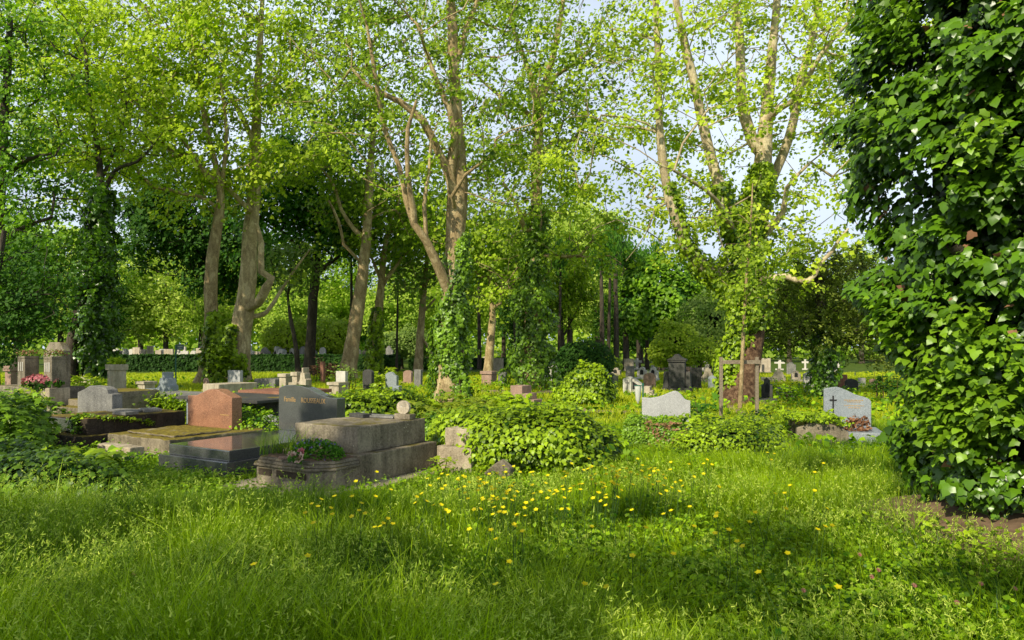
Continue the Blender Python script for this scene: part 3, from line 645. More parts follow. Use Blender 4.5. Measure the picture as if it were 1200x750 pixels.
box('tomb_block', (-1.5, 0, 0, 1.6, -.1, .36), M['cream'], t, bevel=.02); box('cover_slab', (-1.7, .15, -.1, 1.7, .362, .47), M['brick'], t, bevel=.02, rough=.01); excl(o, -1.6, .1, -.1, 1.7)
q, o = tomb('small_headstone', 327, 12.2, 'small polished grey headstone low beside the gold-lettered one', 'headstone'); prism('headstone', wavy(-.52, 0, -.05, [(1, .33), (.6, .40), (.3, .42), (0, .36)]), 0, .1, M['granite_grey'], q, bevel=.01)

# ---------- I, J, K: grey steles on the right
t, o = tomb('grey_headstone', 809, 12.6, 'light grey granite headstone with swelling top behind a creeper-covered tomb', 'headstone', th=R(14))
prism('headstone', wavy(-.88, 0, 0, [(1, .58), (.9, .60), (.78, .72), (.7, .755), (.6, .735), (.4, .66), (.2, .62), (0, .625)]), 0, .12, M['granite_grey'], t, bevel=.008)
t.location.z = .08; box('base', (-1.0, .12, -.1, .25, -.2, .0), M['granite_grey'], t, bevel=.01)
t, o = tomb('overgrown_tomb', 795, 10.6, 'low tomb hidden under creepers with rusty dead leaves along its edge', 'tomb', th=R(14))
box('tomb_block', (-.80, 0, 0, 1.3, -.1, .34), M['mossy'], t, bevel=.03, rough=.015); excl(o, -.9, .1, -.1, 1.35, R(14))
rng = np.random.default_rng(41)
def coat(name, x0, x1, y0, y1, z1, n, size, mat, parent, tpl=LEAF_IVY, lump=.07, seed=1, faces=('f', 'r', 't'), z0=0.0):
    rg = np.random.default_rng(seed); pk = Pack()
    for f in faces:
        m = int(n * {'f': .35, 'r': .2, 't': .45, 'l': .2}[f]); u, v = rg.uniform(0, 1, (2, m))
        if f == 'f': P = np.stack([x0 + (x1 - x0) * u, np.full(m, y0), z0 + (z1 - z0) * v], 1); nn = np.array([0, -1, .25])
        elif f == 'r': P = np.stack([np.full(m, x1), y0 + (y1 - y0) * u, z0 + (z1 - z0) * v], 1); nn = np.array([1, 0, .25])
        elif f == 'l': P = np.stack([np.full(m, x0), y0 + (y1 - y0) * u, z0 + (z1 - z0) * v], 1); nn = np.array([-1, 0, .25])
        else: P = np.stack([x0 + (x1 - x0) * u, y0 + (y1 - y0) * v, np.full(m, z1)], 1); nn = np.array([0, 0, 1.])
        l = vnoise(P[:, 0] * 1.3 + P[:, 2], P[:, 1] + P[:, 2] * 1.2, .17, seed); P = P + nn * ((l * 2 - .6)[:, None] * lump + rg.normal(0, .015, (m, 1)))
        N = nn + rg.normal(0, .45, (m, 3)) + SUN_V * .5; T = rg.normal(0, .6, (m, 3)) + [0, 0, -.7] + nn * .3
        pk.add(*leaves(P, N, T, size * rg.uniform(.6, 1.25, m), np.clip(l + rg.normal(0, .2, m), 0, 1), tpl, rg), 0)
    return pk.build(name, [mat], parent)
coat('creeper', -.84, .04, -.06, 1.3, .40, 6500, .036, M['ivy'], t, LEAF_M, seed=3, lump=.05)
coat('dead_leaves', -.5, .05, -.08, .25, .40, 500, .04, M['dry'], t, LEAF_M, seed=4, lump=.05)
t, o = tomb('blue_grey_headstone', 1021, 12.6, 'blue-grey granite headstone with a black cross and faint gold lines', 'headstone', th=R(20))
h = prism('headstone', wavy(-.80, 0, .0, [(1, .56), (.97, .60), (.88, .64), (.7, .68), (.5, .76), (.3, .82), (.15, .81), (0, .78)]), 0, .12, M['granite_blue'], t, bevel=.01)
t.location.z = .08
boxes('cross', [(-.652, -.628, -.012, -.001, .34, .66), (-.70, -.653, -.012, -.001, .565, .59), (-.627, -.58, -.012, -.001, .565, .59)], M['black'], h, bevel=0)
rr = random.Random(5); bl = []
for zz, x0, x1 in ((.575, -.45, -.14), (.545, -.40, -.20), (.475, -.45, -.12), (.435, -.38, -.20)):
    x = x0
    while x < x1: w = rr.uniform(.012, .03); bl.append((x, x + w, -.004, -.001, zz, zz + .016)); x += w + .012
boxes('inscription', bl, M['gold'], h, bevel=0)
box('ledger', (-.85, .12, -1.1, -.01, -.15, .10), M['granite_blue'], t, bevel=.01, top=(.05, .02)); excl(o, -.9, .5, -1.6, .2, R(20))
w_ = empty('dried_flowers', (gx(1000, 12.15), 12.0, .17), 0, 'clump of dried orange-brown flowers at the foot of the headstone with the cross', 'dried flowers')
n = 500; a = unit(rng.normal(0, 1, (n, 3)) + [0, 0, .5]); P = a * np.array([.26, .16, .26]) * rng.uniform(.4, 1, (n, 1)); pk = Pack()
pk.add(*leaves(P, rng.normal(0, 1, (n, 3)), a, rng.uniform(.03, .07, n), rng.uniform(0, 1, n), LEAF_M, rng)); pk.build('dried_bloom', [M['dry']], w_)
t, o = tomb('arched_kerb', 995, 11.2, 'low brown stone with arched top and ivy, left of the headstone with the cross', 'tomb', th=R(14))
prism('end_stone', wavy(-.80, 0, 0, [(1, .24), (.85, .32), (.6, .39), (.4, .40), (.15, .34), (0, .30)]), 0, .14, M['concrete'], t, bevel=.02, rough=.006)
box('tomb_block', (-.76, -.04, .142, 1.3, -.1, .33), M['mossy'], t, bevel=.03, rough=.01); excl(o, -.85, .05, -.05, 1.35, R(14))
coat('ivy', -.95, -.05, .0, 1.2, .42, 2600, .055, M['ivy_bright'], t, seed=7, faces=('t', 'l')); ivy_strip('ivy', [(-.9, .0, .45), (-.6, -.03, .42), (-.3, -.02, .42), (0, 0, .34)], 260, .05, M['ivy_bright'], t, 8, .05)
# ------------------------------------------------------------------ smaller graves, each placed where it stands
def grave(kind, px, d, w, h, mat, label, cat='gravestone', group=None, th=TH, name=None, z=0, ex=True):
    """kinds of small graves, local origin at the ground under the middle of the front"""
    names = dict(slab='headstone_slab', round='round_topped_headstone', niche='niche_tomb', cross='stone_cross', stepcross='stepped_cross_tomb', gable='gabled_tomb', box='stone_box_tomb', wave='wave_topped_headstone', flat='flat_tombstone', monument='pedimented_monument', heart='open_book_stone', steps='stone_steps')
    t = empty(name or names[kind], (gx(px, d), d, z), -th, label, cat, group); m = M[mat]; v = w / 2
    if kind == 'slab':
        box('headstone', (-v, v, 0, .14, .1, h), m, t, bevel=.012); box('base', (-v - .07, v + .07, -.08, .24, -.05, .1), m, t, bevel=.01)
    elif kind == 'round':
        prism('headstone', [(-v, .1), (v, .1)] + [(v * math.cos(a), h - v * .6 + v * .6 * math.sin(a)) for a in np.linspace(0, math.pi, 12)], 0, .16, m, t, bevel=.012); box('base', (-v - .08, v + .08, -.08, .26, -.05, .1), m, t, bevel=.01)
    elif kind == 'wave':
        prism('headstone', wavy(-v, v, .08, [(1, h * .8), (.8, h * .84), (.5, h), (.25, h * .97), (0, h * .88)]), 0, .13, m, t, bevel=.01); box('base', (-v - .05, v + .05, -.05, .9, -.05, .08), m, t, bevel=.01)
    elif kind == 'niche':
        b = prism('tomb_wall', [(-v, 0), (v, 0), (v, h * .7), (v * .55, h * .74), (v * .5, h * .92), (0, h), (-v * .5, h * .92), (-v * .55, h * .74), (-v, h * .7)], 0, .5, m, t, bevel=.01)
        prism('niche', [(-v * .36, h * .42), (v * .36, h * .42), (v * .36, h * .72), (0, h * .82), (-v * .36, h * .72)], -.012, -.002, M['black'], b, bevel=0); box('base', (-v - .1, v + .1, -.9, -.015, -.05, h * .22), m, t, bevel=.01)  # flat black plate: shade of the niche put into its colour
    elif kind == 'cross':
        a = v * .28; prism('cross', [(-a, .15), (a, .15), (a, h * .62), (v, h * .62), (v, h * .8), (a, h * .8), (a, h), (-a, h), (-a, h * .8), (-v, h * .8), (-v, h * .62), (-a, h * .62)], 0, .12, m, t, bevel=.008); box('base', (-v * .8, v * .8, -.12, .26, -.05, .15), m, t, bevel=.012)
    elif kind == 'stepcross':
        prism('stele', [(-v, 0), (v, 0), (v, h * .5), (v * .75, h * .55), (v * .6, h * .78), (v * .3, h * .78), (v * .3, h), (-v * .15, h), (-v * .15, h * .8), (-v * .45, h * .78), (-v * .7, h * .5), (-v, h * .4)], 0, .3, m, t, bevel=.015)
        box('side_block', (-v - .45, -v - .003, -.1, .35, 0, h * .38), m, t, bevel=.015)
    elif kind == 'gable':
        prism('tomb_wall', [(-v, 0), (-v * .1, 0), (-v * .1, h), (-v * .4, h * 1.08), (-v, h * .95)], 0, .5, m, t, bevel=.01)
        prism('gable_wall', [(-v * .098, 0), (v, 0), (v, h * .6), (v * .1, h * .95), (-v * .098, h * .9)], .08, .55, m, t, bevel=.01)
        prism('opening_shade_plate', [(0, h * .35), (v * .85, h * .35), (v * .85, h * .5), (0, h * .8)], .068, .0785, M['black'], t, bevel=0)  # flat black plate: shade inside the opening painted as colour
        boxes('cross', [(-v * .6, -v * .5, -.02, -.002, h * .35, h * .9), (-v * .75, -v * .601, -.02, -.002, h * .7, h * .76), (-v * .499, -v * .35, -.02, -.002, h * .7, h * .76)], M['greystone'], t, bevel=0)
    elif kind == 'box':
        dp = min(.9, w * .85); box('tomb_block', (-v, v, 0, dp, -.05, h * .8), m, t, bevel=.015, rough=.006); box('cover_slab', (-v - .05, v + .05, -.05, dp + .05, h * .8 + .002, h), m, t, bevel=.01, rough=.006)
    elif kind == 'flat':
        box('ledger', (-v, v, 0, 1.6, -.05, h), m, t, bevel=.02, rough=.006)
    elif kind == 'steps':
        boxes('steps', [(-v, v, 0, .5, -.05, h), (v + .003, v * 1.9, 0, .5, -.05, h * .7), (v * 1.9 + .003, v * 2.8, .05, .5, -.05, h * .45)], m, t, bevel=.01, rough=.004)
    elif kind == 'monument':
        box('base', (-v * 1.05, v * 1.05, -.2, .8, -.05, h * .14), m, t, bevel=.02)
        box('central_block', (-v * .58, v * .58, -.05, .6, h * .14 + .002, h * .80), m, t, bevel=.015, rough=.003)
        box('wing', (-v, -v * .585, .02, .55, h * .14 + .002, h * .55), m, t, bevel=.015, top=(.03, .0)); box('wing', (v * .585, v, .02, .55, h * .14 + .002, h * .55), m, t, bevel=.015, top=(.03, .0))
        box('cornice', (-v * .64, v * .64, -.1, .65, h * .802, h * .84), m, t, bevel=.01)
        prism('pediment', [(-v * .7, h * .842), (v * .7, h * .842), (v * .66, h * .87), (v * .3, h * .92), (v * .1, h), (-v * .1, h), (-v * .3, h * .92), (-v * .66, h * .87)], -.12, .67, m, t, bevel=.01)
    if ex and d < 26: excl((gx(px, d), d), -v, v, -.1, .6, th)
    return t
def w_(wpx, d): return wpx / FOC * d
def h_(top, bot, d): return (bot - top) / FOC * d
# (kind, px, top, bottom, width px, distance or None for ground contact, material, label)
L = [
 ('stepcross', 100, 425, 446, 20, 30, 'cream', 'sunlit stepped cross stone left of the planter box on the far lawn'),
 ('stepcross', 191, 436, 459, 27, 22, 'granite_blue', 'blue-grey stepped cross tomb on the sunny lawn before the hedge'),
 ('box', 165, 447, 459, 15, 24, 'cream', 'mossy square stone box at the left foot of the stepped cross tomb'),
 ('slab', 274, 434, 450, 22, 27, 'granite_grey', 'low pale grey headstone at the foot of the big plane trunk'),
 ('flat', 247, 450, 455, 30, 24, 'cream', 'flat cream slab lying on the bright lawn'),
 ('wave', 240, 443, 451, 6, 26, 'pinkstone', 'tiny pale pointed stone on the lawn beside the ivy-clad trunk'),
 ('flat', 310, 444, 447, 36, 28, 'greystone', 'long flat grey kerb in front of the cream cross tombs'),
 ('box', 331, 438, 447, 11, 27, 'cream', 'small cream block left of the cream cross tomb'),
 ('box', 345, 436, 450, 8, 26.5, 'cream', 'narrow cream block touching the cream cross tomb'),
 ('stepcross', 354, 431, 450, 12, 26, 'cream', 'cream stepped cross tomb near the thin dark trunks'),
 ('slab', 377, 424, 443, 5, 31, 'brick', 'narrow red stone standing by the red-leaved bush'),
 ('slab', 399, 435, 453, 15, 24, 'white', 'white rectangular headstone right of the gold-lettered one'),
 ('box', 391, 448, 458, 16, 23, 'cream', 'crumbled cream stone block at the foot of the white headstone'),
 ('round', 430, 433, 449, 14, 26, 'darkstone', 'dark grey round-cornered headstone left of the yellow-flowering shrub'),
 ('cross', 444, 437, 448, 7, 27, 'darkstone', 'small dark stone cross beside the yellow-flowering shrub'),
 ('wave', 458, 436, 449, 17, 26.5, 'granite_blue', 'dark blue granite headstone beneath the yellow-flowering shrub'),
 ('round', 477, 434, 442, 12, 32, 'pinkstone', 'low pink rounded stone behind the maple seedlings'),
 ('slab', 489, 433, 445, 10, 29, 'greystone', 'grey headstone at the foot of the slender trunk'),
 ('slab', 463, 452, 464, 11, 19, 'granite_blue', 'small slate-blue block among the maple leaves'),
 ('wave', 429, 466, 478, 12, 14.5, 'pinkstone', 'reddish rounded urn-like stone behind the stepped tomb'),
 ('steps', 605, 452, 466, 16, 18, 'pinkstone', 'pinkish broken stones showing through the bush by the ivy trunk'),
 ('box', 570, 435, 444, 14, 30, 'pinkstone', 'pink stone tomb behind the slim grey trunk'),
 ('slab', 588, 436, 446, 10, 29, 'greystone', 'grey stone half hidden left of the ivy column'),
 ('round', 647, 428, 445, 10, 32, 'white', 'white round-topped headstone right of the ivy column'),
 ('slab', 638, 436, 445, 8, 31, 'white', 'white low block left of the white round-topped headstone'),
 ('wave', 658, 437, 445, 10, 33, 'granite_blue', 'bluish low headstone right of the white round-topped headstone'),
 ('box', 664, 431, 437, 10, 42, 'cream', 'cream box tomb far behind the ivy-covered stump'),
 ('slab', 664, 442, 460, 7, 20, 'pinkstone', 'narrow purple-red stone post against the ivy-covered stump'),
 ('round', 649, 440, 450, 5, 29, 'darkstone', 'small dark figure-like stone before the white round-topped headstone'),
 ('slab', 703, 436, 445, 10, 31, 'white', 'small white block right of the ivy-covered stump'),
 ('wave', 717, 437, 450, 14, 29, 'granite', 'glossy dark headstone between the ivy stump and the white gabled tomb'),
 ('niche', 721, 431, 441, 11, 40, 'cream', 'cream niche tomb behind the glossy dark headstone'),
 ('slab', 738, 429, 441, 10, 37, 'greystone', 'tall grey headstone with a square black plaque'),
 ('niche', 752, 430, 442, 11, 36, 'white', 'white niche tomb with rounded top beside the tall grey headstone'),
 ('niche', 765, 430, 444, 11, 35, 'white', 'white niche tomb directly behind the brown round-topped headstone'),
 ('gable', 741, 443, 461, 22, 24, 'white', 'white plaster tomb with a cross and dark slanted opening'),
 ('round', 761, 437, 452, 14, 28, 'pinkstone', 'brown round-topped headstone left of the dark pedimented monument'),
 ('steps', 758, 453, 464, 7, 22, 'cream', 'stack of small brown stone blocks behind the green post'),
 ('monument', 793, 415, 457, 32, 25, 'darkstone', 'tall blackened monument with a pediment and two lower wings'),
 ('slab', 815, 431, 452, 13, 27, 'darkstone', 'blackened square tomb right of the pedimented monument'),
 ('box', 806, 430, 441, 5, 34, 'pinkstone', 'pinkish stone seen between the two blackened monuments'),
 ('stepcross', 829, 427, 443, 12, 32, 'cream', 'cream jagged headstone right of the blackened square tomb'),
 ('wave', 836, 440, 452, 12, 27, 'granite_blue', 'low blue-grey grave beside the staked sapling'),
 ('slab', 852, 431, 444, 12, 34, 'cream', 'cream headstone seen inside the sapling stake frame'),
 ('niche', 899, 443, 466, 12, 20.5, 'darkstone', 'dark niche tomb right of the thick red-brown trunk'),
 ('flat', 922, 457, 466, 18, 21.5, 'greystone', 'grey slab under leaves near the dark niche tomb'),
 ('stepcross', 912, 432, 446, 16, 33, 'cream', 'cream stepped headstone left of the yew, nearest the big trunk'),
 ('niche', 933, 434, 446, 10, 34, 'cream', 'cream niche headstone between stepped headstone and yew trunk'),
 ('gable', 950, 438, 455, 15, 28, 'white', 'white sculpted tomb immediately left of the yew trunk'),
 ('cross', 976, 441, 455, 10, 28, 'white', 'white cross tomb immediately right of the yew trunk'),
 ('slab', 987, 439, 455, 11, 27.5, 'brick', 'brick-red headstone between white cross and dark headstone'),
 ('round', 998, 444, 459, 14, 25, 'darkstone', 'dark grey round-cornered headstone right of the yew'),
 ('slab', 1010, 443, 455, 8, 29, 'white', 'white headstone right of the dark round-cornered headstone'),
 ('wave', 1024, 444, 455, 9, 29, 'pinkstone', 'pale pink headstone against the big ivy tree'),
 ('box', 9, 428, 455, 14, 24, 'pinkstone', 'pale pink tomb at the left edge behind the leaves'),
]
for i, (k, px, tp, bt, wp, d, mat, lb) in enumerate(L):
    # the ground meets the grass a little below what shows
    zt = gz(tp, d)
    grave(k, px, d, w_(wp, d), max(.15, zt), mat, lb, 'tomb' if k in ('box', 'niche', 'gable', 'monument', 'flat', 'stepcross') else 'gravestone', th=TH * .6 if px > 650 else TH)
# planter tomb with flowers
t = grave('box', 130, 25, .5, gz(427, 25), 'cream', 'pale square planter box with flowers on the far lawn', 'planter')
n = 260; pk = Pack(); rng = np.random.default_rng(3); P = np.stack([rng.uniform(-.28, .28, n), rng.uniform(0, .4, n), gz(427, 25) + rng.uniform(0, .24, n)], 1)
pk.add(*leaves(P, rng.normal(0, 1, (n, 3)) + [0, 0, .5], rng.normal(0, 1, (n, 3)), rng.uniform(.06, .1, n), rng.uniform(0, 1, n), LEAF_M, rng)); pk.build('flowers', [M['golden']], t)
# far rows beyond the hedge: copies of four small stones
protos = []
for k, mat, lb, grp in (('niche', 'white', 'small white niche tomb in the far rows beyond the hedge', 'white niche tombs in the far rows'), ('round', 'white', 'small white round-topped stone in the far rows beyond the hedge', 'white round stones in the far rows'),
                        ('slab', 'cream', 'small cream headstone in the far rows beyond the hedge', 'cream headstones in the far rows'), ('wave', 'greystone', 'small grey wave-topped stone in the far rows beyond the hedge', 'grey stones in the far rows'), ('cross', 'white', 'small white cross in the far rows beyond the hedge', 'white crosses in the far rows')):
    protos.append((k, mat, lb, grp))
rr = random.Random(12); made = {}
spots = []
for px in range(106, 470, 7): spots.append((px + rr.uniform(-3, 3), rr.uniform(55, 62)))
for px in range(545, 720, 9): spots.append((px + rr.uniform(-3, 3), rr.uniform(45, 66)))
for px in range(735, 985, 15): spots.append((px + rr.uniform(-4, 4), rr.uniform(40, 62)))
for px, d in spots:
    k = rr.choice([0, 0, 1, 1, 2, 3, 4, 2]); kk, mat, lb, grp = protos[k]
    hgt = rr.uniform(1.45, 2.0) if px < 500 else rr.uniform(.7, 1.1); wid = rr.uniform(.7, 1.1) if px < 720 else rr.uniform(.5, .8)
    if k not in made:
        made[k] = grave(kk, px, d, 1.0, 1.4, mat, lb, 'gravestone', grp); o_ = made[k]
    else: o_ = copy_tree(made[k])
    o_.location = (gx(px, d), d, 0); o_.scale = (wid, 1, hgt / 1.4); o_.rotation_euler = (0, 0, -TH + rr.uniform(-.15, .15))

# ------------------------------------------------------------------ signs, posts and the sapling frame
def post(name, x, y, h, r, mat, parent=None, sides=10, z0=-.05):
    V, F = tube(np.array([(x, y, z0), (x, y, z0 + (h - z0) * .5), (x, y, h)]), np.array([r, r, r]), sides); pk = Pack(); pk.add(V, F)
    a = np.arange(sides); pk.add(V[-sides:], np.array([a])); return pk.build(name, [mat], parent)
d = 30; s_ = empty('sign_post', (gx(206, d), d, 0), 0, 'slim green pole carrying a small grey-green sign before the hedge', 'sign')
post('pole', 0, 0, gz(404, d), .03, M['green_metal'], s_); box('sign_plate', (.04, .36, -.015, .01, gz(410, d), gz(403.5, d)), M['sign_face'], s_, bevel=.004, rz=0)
boxes('lettering', [(.09, .30, -.019, -.0155, gz(406.3, d), gz(405.6, d)), (.12, .27, -.019, -.0155, gz(408.3, d), gz(407.8, d))], M['white_paint'], s_.children[-1], bevel=0)
d = 27; s_ = empty('green_post', (gx(114, d), d, 0), 0, 'short plain green pole left of the hedge', 'post'); post('pole', 0, 0, gz(414, d), .028, M['green_metal'], s_)
post('cap', 0, 0, gz(413.5, d), .034, M['green_metal'], s_, z0=gz(414.4, d))
d = 16.5; s_ = empty('flower_cone', (gx(753.5, d), d, 0), 0, 'green post holding a hanging cloudy white plastic cone above the lawn', 'grave vase')
post('pole', 0, 0, gz(450, d), .019, M['green_metal'], s_); post('cap', 0, 0, gz(449, d), .027, M['green_metal'], s_, z0=gz(452, d))
pk = Pack(); zt, zm, zb = gz(452, d), gz(468, d), gz(473, d); V, F = tube(np.array([(-.12, 0, zt), (-.12, 0, zt - .02), (-.12, 0, zm), (-.12, 0, zb)]), np.array([.085, .083, .058, .006]), 16); pk.add(V, F); pk.build('cone', [M['plastic']], s_, True)
pk = Pack(); V, F = tube(np.array([(-.12 + .088 * math.cos(a), .088 * math.sin(a), zt + .004) for a in np.linspace(0, 2 * math.pi, 20)]), np.full(20, .008), 6); pk.add(V, F); V, F = tube(np.array([(-.035, 0, zt + .004), (-.01, 0, zt + .004), (.0, 0, zt + .004)]), np.full(3, .008), 6); pk.add(V, F); pk.build('ring', [M['green_metal']], s_)
d = 15.5; s_ = empty('tree_support', (gx(865, d), d, 0), 0, 'two weathered wooden stakes joined by a crossbar around a sapling', 'tree stake')
for px in (845, 887): box('stake', (gx(px, d) - gx(865, d) - .035, gx(px, d) - gx(865, d) + .035, -.035, .035, -.1, gz(418.5, d)), M['wood'], s_, bevel=.008, rough=.002)
box('crossbar', (gx(846, d) - gx(865, d), gx(890, d) - gx(865, d), -.075, -.037, gz(426.5, d), gz(422, d)), M['wood'], s_, bevel=.006)
# ------------------------------------------------------------------ ground
def in_excl(x, y, pad=0.0):
    m = np.zeros(len(x), bool)
    for cx, cy, hw, hl, th in EXCL:
        dx, dy = x - cx, y - cy; c, s = math.cos(th), math.sin(th)
        u = dx * c - dy * s; v = dx * s + dy * c
        m |= (np.abs(u) < hw + pad) & (np.abs(v) < hl + pad)
    return m
def ghz(x, y):
    return (vnoise(x, y, 2.2, 4) - .5) * .10 * np.clip((6.3 - y) / 2, 0, 1) + (vnoise(x, y, 9, 6) - .5) * .12 * np.clip((y - 16) / 10, 0, 1)
m, nt, ns, ls = new_mat('ground_turf'); pos = geo_pos(nt)
c = ramp(nt, noise(nt, 1.1, 6, .7, pos), [(.3, (.03, .07, .008)), (.5, (.08, .15, .014)), (.68, (.18, .23, .03))])
c = mixc(nt, math_n(nt, 'MULTIPLY', math_n(nt, 'SUBTRACT', noise(nt, 1.7, 5, .7, pos), .57), 8, True), c, (.11, .075, .045))
c = mixc(nt, .5, c, ramp(nt, noise(nt, 19, 4, .8, pos), [(.3, (.015, .03, .006)), (.7, (.11, .15, .025))]))
p = ns.new('ShaderNodeBsdfPrincipled'); ls.new(c, p.inputs['Base Color']); p.inputs['Roughness'].default_value = .95; p.inputs['Specular IOR Level'].default_value = .1
o_ = ns.new('ShaderNodeOutputMaterial'); ls.new(p.outputs[0], o_.inputs[0]); M['turf'] = m
xs = np.concatenate([-np.geomspace(2000, 14, 40), np.linspace(-13.5, 13.5, 109), np.geomspace(14, 2000, 40)])
ys = np.concatenate([-np.geomspace(400, 8, 16), np.linspace(-7.5, 40, 190), np.geomspace(41, 4000, 60)])
X, Y = np.meshgrid(xs, ys); Z = ghz(X.ravel(), Y.ravel()); nx, ny = len(xs), len(ys)
F = (np.arange(ny - 1)[:, None] * nx + np.arange(nx - 1)[None]).ravel()[:, None] + np.array([[0, 1, nx + 1, nx]])
tag(link('ground', np_mesh('ground', np.stack([X.ravel(), Y.ravel(), Z], 1), F, M['turf'], smooth=True)), kind='structure')
def strip(name, pts, w, mat, z, seed):
    P = catmull(np.array([(a, b, 0) for a, b in pts], float), .25); T = unit(np.gradient(P, axis=0)); B = np.stack([-T[:, 1], T[:, 0]], 1)
    r = np.random.default_rng(seed); k = np.linspace(-1, 1, 5); V = []
    for i, p_ in enumerate(P):
        ww = w * (.8 + .5 * vnoise(np.array([i * .25]), np.array([seed * 1.]), .8, seed)[0])
        for q in k: V.append((p_[0] + B[i, 0] * q * ww, p_[1] + B[i, 1] * q * ww, 0))
    V = np.array(V); V[:, 2] = ghz(V[:, 0], V[:, 1]) + z
    F = np.array([(i * 5 + j, i * 5 + j + 1, i * 5 + 6 + j, i * 5 + 5 + j) for i in range(len(P) - 1) for j in range(4)])
    return tag(link(name, np_mesh(name, V, F, mat, smooth=True)), kind='structure')
PATHS = [([(gx(640, 19.3), 19.6), (gx(690, 17.8), 17.6), (gx(750, 17.5), 17.3), (gx(800, 17.4), 17.3)], .35), ([(gx(800, 24), 23.5), (gx(850, 20), 20.5), (gx(880, 16.4), 16.6), (gx(940, 16), 16.2), (gx(1060, 15.5), 15.8)], .16), ([(gx(560, 24), 26), (gx(615, 24), 24), (gx(640, 24), 24), (gx(655, 25), 26)], .6)]
for i, (pts, w) in enumerate(PATHS): strip('path', pts, w, M['path'], .02, i)
def on_path(x, y):
    m = np.zeros(len(x), bool)
    for pts, w in PATHS:
        P = catmull(np.array([(a, b, 0) for a, b in pts], float), .3)
        for q in P: m |= (x - q[0]) ** 2 + (y - q[1]) ** 2 < (w * .9) ** 2
    return m

